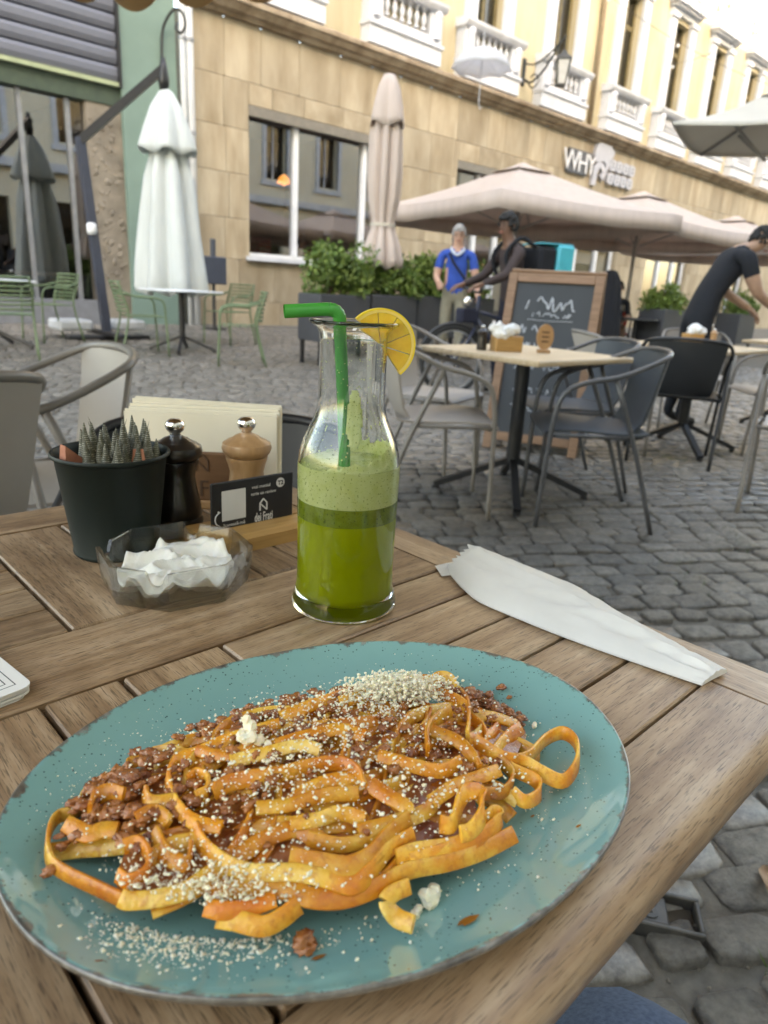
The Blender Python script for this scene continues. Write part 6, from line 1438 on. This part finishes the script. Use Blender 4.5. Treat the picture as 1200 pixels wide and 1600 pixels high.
MB().bbox(-.20, .20, -.33, -.14, 1.02, 1.47, .03).build('box', m_blkcloth, bgk_); MB().bbox(-.215, .215, -.52, -.33, 1.01, 1.49, .02).build('panel', mat('turquoise_panel', (.03, .42, .50), (.025, .36, .44), rough=.5), bgk_)
MB().bbox(-.19, .19, -.50, -.15, 1.492, 1.505, .004).build('lid', mat('turquoise_panel', (.03, .42, .50), rough=.5), bgk_)
for s in (-1, 1): MB().tube([(s * .11, -.13, 1.46), (s * .12, .05, 1.53), (s * .13, .20, 1.36), (s * .15, .08, 1.14), (s * .16, -.12, 1.06)], .020, 6, True, 16).build('strap', m_blkcloth, bgk_, True)
# bicycle
bk_ = thing('bicycle', 'dark bicycle with black tyres standing behind the pale wood table', 'bicycle', (cyc_loc[0], cyc_loc[1], 0), cyc_rz)
def wheel(y):
    w = MB(); n = 40; rings = []
    for i in range(n): a = 2 * math.pi * i / n; rings.append([((.024 * math.cos(c)), y + (.325 + .024 * math.sin(c)) * math.cos(a), .35 + (.325 + .024 * math.sin(c)) * math.sin(a)) for c in [2 * math.pi * k / 8 for k in range(8)]])
    rings.append(rings[0]); o = w.loft(rings).build('wheel', mat('tyre', (.02, .02, .02), rough=.8), bk_, True)
    rm = MB(); rr = []
    for i in range(n): a = 2 * math.pi * i / n; rr.append([(dx, y + r_ * math.cos(a), .35 + r_ * math.sin(a)) for dx, r_ in ((-.012, .285), (.012, .285), (.012, .302), (-.012, .302))])
    rr.append(rr[0]); rm.loft(rr).build('rim', m_steel, o)
    sp = MB()
    for i in range(20): a = 2 * math.pi * i / 20; sp.tube([(.02 * (-1) ** i, y, .35), (0, y + .29 * math.cos(a), .35 + .29 * math.sin(a))], .0016, 4)
    sp.build('spokes', m_steel, o); MB().tube([(-.05, y, .35), (.05, y, .35)], .022, 10).build('hub', m_steel, o)
    MB().tube([(0, y + .36 * math.cos(a), .35 + .36 * math.sin(a)) for a in [R_(20 + 12 * k) for k in range(12)]], .022, 6).build('mudguard', m_black, bk_, True)
wheel(.62); wheel(-.45)
m_bikef = mat('bike_frame', (.02, .025, .05), rough=.35)
f = MB()
for a, c_, r_ in (((0, -.05, .30), (0, .40, .78), .022), ((0, -.05, .30), (0, -.14, .86), .018), ((0, -.12, .72), (0, .40, .84), .018), ((0, -.05, .30), (0, -.45, .35), .012), ((0, -.13, .70), (0, -.45, .35), .011)): f.tube([a, c_], r_, 8)
f.tube([(0, .39, .70), (0, .375, .98)], .024, 8); f.build('frame', m_bikef, bk_, True)
for s in (-1, 1): MB().tube([(s * .05, .42, .68), (s * .06, .50, .52), (s * .055, .62, .35)], .013, 7).build('fork', m_bikef, bk_, True)
MB().tube([(-.32, .44, 1.06), (-.22, .46, 1.06), (-.06, .40, 1.02), (.06, .40, 1.02), (.22, .46, 1.06), (.32, .44, 1.06)], .014, 7, True, 16).build('handlebar', m_black, bk_, True)
for s in (-1, 1): MB().tube([(s * .20, .46, 1.06), (s * .33, .44, 1.06)], .02, 8).build('grip', mat('pale_grip', (.35, .36, .36), rough=.5), bk_, True)
MB().ico((0, .50, .92), .055, 0, 2).build('headlight', m_chrome, bk_, True); MB().bbox(-.02, .14, .36, .56, .72, .86, .02).build('front_bag', m_navy, bk_)
MB().loft([[(-.02, .02, .90), (.02, .02, .90), (.02, .02, .93), (-.02, .02, .93)], [(-.07, -.20, .89), (.07, -.20, .89), (.07, -.20, .95), (-.07, -.20, .95)], [(-.08, -.28, .90), (.08, -.28, .90), (.08, -.28, .95), (-.08, -.28, .95)]], True, True).build('saddle', m_black, bk_)
# waiter bending over the far table
V = dict(pel=(0, 0, .96, .165, .12), waist=(0, .05, 1.10, .16, .12), chest=(0, .17, 1.29, .18, .125), sh=(0, .25, 1.41, .12, .085), neck=(0, .315, 1.465, .058), jaw=(0, .395, 1.485, .058, .062), head=(0, .425, 1.545, .078, .086), crown=(0, .43, 1.605, .06, .07),
         lhip=(-.09, 0, .88, .10), lkn=(-.10, .03, .49, .068), lan=(-.11, -.06, .09, .047), lto=(-.12, .09, .04, .044), rhip=(.09, 0, .88, .10), rkn=(.10, .03, .49, .068), ran=(.11, -.06, .09, .047), rto=(.12, .09, .04, .044),
         lsh=(-.18, .24, 1.39, .068), lslv=(-.215, .28, 1.25, .064), lel=(-.23, .33, 1.13, .044), lwr=(-.17, .55, 1.00, .034), rsh=(.18, .24, 1.39, .068), rslv=(.215, .28, 1.25, .064), rel=(.23, .35, 1.12, .044), rwr=(.17, .58, 1.00, .034))
E = [('pel', 'waist', 's'), ('waist', 'chest', 's'), ('chest', 'sh', 's'), ('sh', 'neck', 'k'), ('neck', 'jaw', 'k'), ('jaw', 'head', 'k'), ('head', 'crown', 'k'), ('pel', 'lhip', 's'), ('lhip', 'lkn', 's'), ('lkn', 'lan', 's'), ('lan', 'lto', 'f'), ('pel', 'rhip', 's'), ('rhip', 'rkn', 's'), ('rkn', 'ran', 's'), ('ran', 'rto', 'f'),
     ('sh', 'lsh', 's'), ('lsh', 'lslv', 's'), ('lslv', 'lel', 'k'), ('lel', 'lwr', 'k'), ('sh', 'rsh', 's'), ('rsh', 'rslv', 's'), ('rslv', 'rel', 'k'), ('rel', 'rwr', 'k')]
t_, b = person('person', 'person in a black t-shirt bending over the far right table', (6.05, 2.60, 0), math.atan2(-.62, .78) - math.pi / 2, V, E, dict(s=m_blkcloth, k=m_skin3, f=m_shoe), 'pel')
hand(t_, V['lwr'][:3], (.06, .20, -.18), (0, -.3, -.9), m_skin3); hand(t_, V['rwr'][:3], (-.06, .22, -.16), (0, -.3, -.9), m_skin3)
face(t_, (0, .43, 1.54), (0, 1, -.35), m_skin3, m_hairdark, .092)
# seated guest far behind
V = dict(pel=(0, 0, .52, .16, .13), waist=(0, -.02, .68, .145, .11), chest=(0, 0, .86, .155, .11), sh=(0, .01, .97, .10, .08), neck=(0, .03, 1.05, .052), jaw=(0, .07, 1.12, .056, .06), head=(0, .065, 1.19, .075, .082), crown=(0, .05, 1.245, .058, .066),
         lhip=(-.10, .04, .52, .10), lkn=(-.13, .45, .52, .070), lan=(-.12, .42, .09, .045), lto=(-.12, .56, .04, .04), rhip=(.10, .04, .52, .10), rkn=(.13, .45, .52, .070), ran=(.12, .42, .09, .045), rto=(.12, .56, .04, .04),
         lsh=(-.165, .0, .955, .058), lel=(-.21, .10, .72, .045), lwr=(-.12, .32, .66, .032), rsh=(.165, 0, .955, .058), rel=(.21, .10, .72, .045), rwr=(.10, .30, .82, .032))
E = [('pel', 'waist', 'c'), ('waist', 'chest', 'c'), ('chest', 'sh', 'c'), ('sh', 'neck', 'k'), ('neck', 'jaw', 'k'), ('jaw', 'head', 'k'), ('head', 'crown', 'k'), ('pel', 'lhip', 'k'), ('lhip', 'lkn', 'k'), ('lkn', 'lan', 'k'), ('lan', 'lto', 'f'), ('pel', 'rhip', 'k'), ('rhip', 'rkn', 'k'), ('rkn', 'ran', 'k'), ('ran', 'rto', 'f'),
     ('sh', 'lsh', 's'), ('lsh', 'lel', 's'), ('lel', 'lwr', 'k'), ('sh', 'rsh', 's'), ('rsh', 'rel', 's'), ('rel', 'rwr', 'k')]
SG = (11.3, 6.25)
t_, b = person('person', 'person in a cream top and dark jacket seated far behind the chalkboard', (SG[0], SG[1], gz(SG[1])), math.atan2(-.5, -.86) - math.pi / 2, V, E, dict(c=m_cream_c, s=m_blkcloth, k=m_skin3, f=m_shoe), 'pel')
face(t_, (0, .065, 1.18), (0, 1, 0), m_skin3, m_hairdark, .088)
hand(t_, V['lwr'][:3], (.3, .9, 0), (0, 0, -1), m_skin3, .9); hand(t_, V['rwr'][:3], (-.3, .8, .3), (0, 0, -1), m_skin3, .9)
rc = armchair('armchair', 'red armchair under the seated guest behind the chalkboard', (SG[0], SG[1], gz(SG[1])), math.atan2(-.5, -.86) - math.pi / 2, m_red, m_black, GR)
cv = thing('covered_heater', 'tall black fabric cover with rounded top right behind the chalkboard', 'cover', (10.1, 5.75, gz(5.75)))
closed_canopy('cover', m_blkcloth, cv, [(1.42, .03), (1.40, .08), (1.32, .13), (1.15, .18), (.8, .23), (.4, .26), (.02, .28)], 9, .12, seed=9)
MB().tube([(0, 0, 0), (0, 0, 1.38)], .04, 8).build('post', m_black, cv)
dt = cafe_table('dark cafe table in front of the seated guest', (10.9, 5.65), R_(20), m_blk, .33, 'tables in front of the cafe')
# diner in jeans at the near table edge
m_denim = mat('blue_denim', (.085, .125, .20), (.050, .078, .135), rough=.95, scale=300, bmp=.5, bscale=900, bdist=.0006)
V = dict(pel=(-.02, -.42, .53, .15, .13), lhip=(-.14, -.36, .53, .10), lkn=(-.10, .10, .55, .070), lan=(-.10, .06, .09, .045), lto=(-.10, .22, .04, .042), rhip=(.10, -.36, .53, .10), rmid=(.225, -.12, .52, .088), rkn=(.358, .132, .512, .077), rsh_=(.365, .145, .30, .056), ran=(.36, .05, .09, .045), rto=(.42, .19, .04, .042), waist=(-.02, -.46, .72, .15, .12))
E = [('pel', 'waist', 'd'), ('pel', 'lhip', 'd'), ('lhip', 'lkn', 'd'), ('lkn', 'lan', 'd'), ('lan', 'lto', 'f'), ('pel', 'rhip', 'd'), ('rhip', 'rmid', 'd'), ('rmid', 'rkn', 'd'), ('rkn', 'rsh_', 'd'), ('rsh_', 'ran', 'd'), ('ran', 'rto', 'f')]
t_, b = person('person', 'knee of a seated person in blue jeans below the table edge', (0, 0, 0), 0, V, E, dict(d=m_denim, f=m_shoe), 'pel')

# ------------------------------------------------------------ small street things near the table
mc = thing('valve_cover', 'small iron street cover marked S set among the setts', 'street cover', (.984, .366, .006), R_(-57))
m_castiron = mat('cast_iron', (.085, .078, .070), (.055, .050, .045), rough=.5, scale=30, metal=.5, bmp=.3, bscale=120)
fr = MB()
for (x0, x1, y0, y1) in ((-.13, .13, -.040, -.032), (-.13, .13, .032, .040), (-.13, -.122, -.032, .032), (.122, .13, -.032, .032)): fr.bbox(x0, x1, y0, y1, -.02, .010, .002)
fr.build('rim', m_castiron, mc)
MB().bbox(-.120, .075, -.030, .030, -.02, .005, .003).build('lid', m_castiron, mc); MB().box(-.121, .121, -.031, .031, -.03, -.012).build('well', mat('rust_grit', (.06, .045, .03), rough=1), mc)
lettering('raised_letter', 'S', .058, m_castiron, mc, (.045, -.020, .0052), (0, 0, R_(0)), ext=.0022, bold=.0018)
lfm = mat('dry_leaf', (.36, .24, .15), (.28, .18, .11), rough=.8, scale=60)
for k, (x, y, rz_, s_, lab) in enumerate(((1.235, .215, .4, .035, 'curled dry leaf lying between the near setts'),)):
    l_ = MB(); n = 8; rows_ = []
    for i in range(n + 1):
        q = i / n; w = s_ * .42 * math.sin(math.pi * q) ** .8 + .001; rows_.append([((q - .5) * 2 * s_, w * (j - 2) / 2, .006 + .010 * ((j - 2) / 2) ** 2 + .006 * math.sin(q * 5)) for j in range(5)])
    vs_ = [p for r_ in rows_ for p in r_]; l_.add(vs_, [(i * 5 + j, i * 5 + j + 1, (i + 1) * 5 + j + 1, (i + 1) * 5 + j) for i in range(n) for j in range(4)])
    tag(l_.build('dry_leaf', lfm, None, True, loc=(x, y, .004), rz=rz_), lab, 'leaf')
random.seed(77)
gt = MB()
for (cx_, cy_, n, s_) in ((1.07, .13, 40, .012), (1.3, .5, 25, .012), (4.6, 2.0, 120, .10), (5.2, 1.9, 90, .09), (2.1, 1.1, 50, .05), (2.6, 1.0, 60, .08), (3.2, 1.1, 60, .10)):
    for k in range(n):
        x, y = random.gauss(cx_, s_), random.gauss(cy_, s_); h = random.uniform(.012, .035); d = random.uniform(0, 6.28); dx, dy = math.cos(d) * .0018, math.sin(d) * .0018; lx_, ly_ = random.gauss(0, .01), random.gauss(0, .01)
        gt.add([(x - dx, y - dy, -.012), (x + dx, y + dy, -.012), (x + lx_, y + ly_, h - .008)], [(0, 1, 2)])
go = stuff(gt.build('grass_tufts', mat('grass_blade', (.10, .15, .04), (.06, .10, .03), rough=.7, scale=10), None)); go['label'] = 'short grass tufts growing in the joints between the setts'; go['category'] = 'grass'
gv = MB()
for k in range(900):
    x, y = random.uniform(.6, 2.2), random.uniform(-.5, .95); gv.ico((x, y, -.012), random.uniform(.0012, .0035), .3, 1)
go = stuff(gv.build('grit', mat('grit_stone', (.22, .19, .15), (.12, .10, .08), rough=1, scale=40), None)); go['label'] = 'loose grit and pebbles in the joints of the near setts'; go['category'] = 'grit'
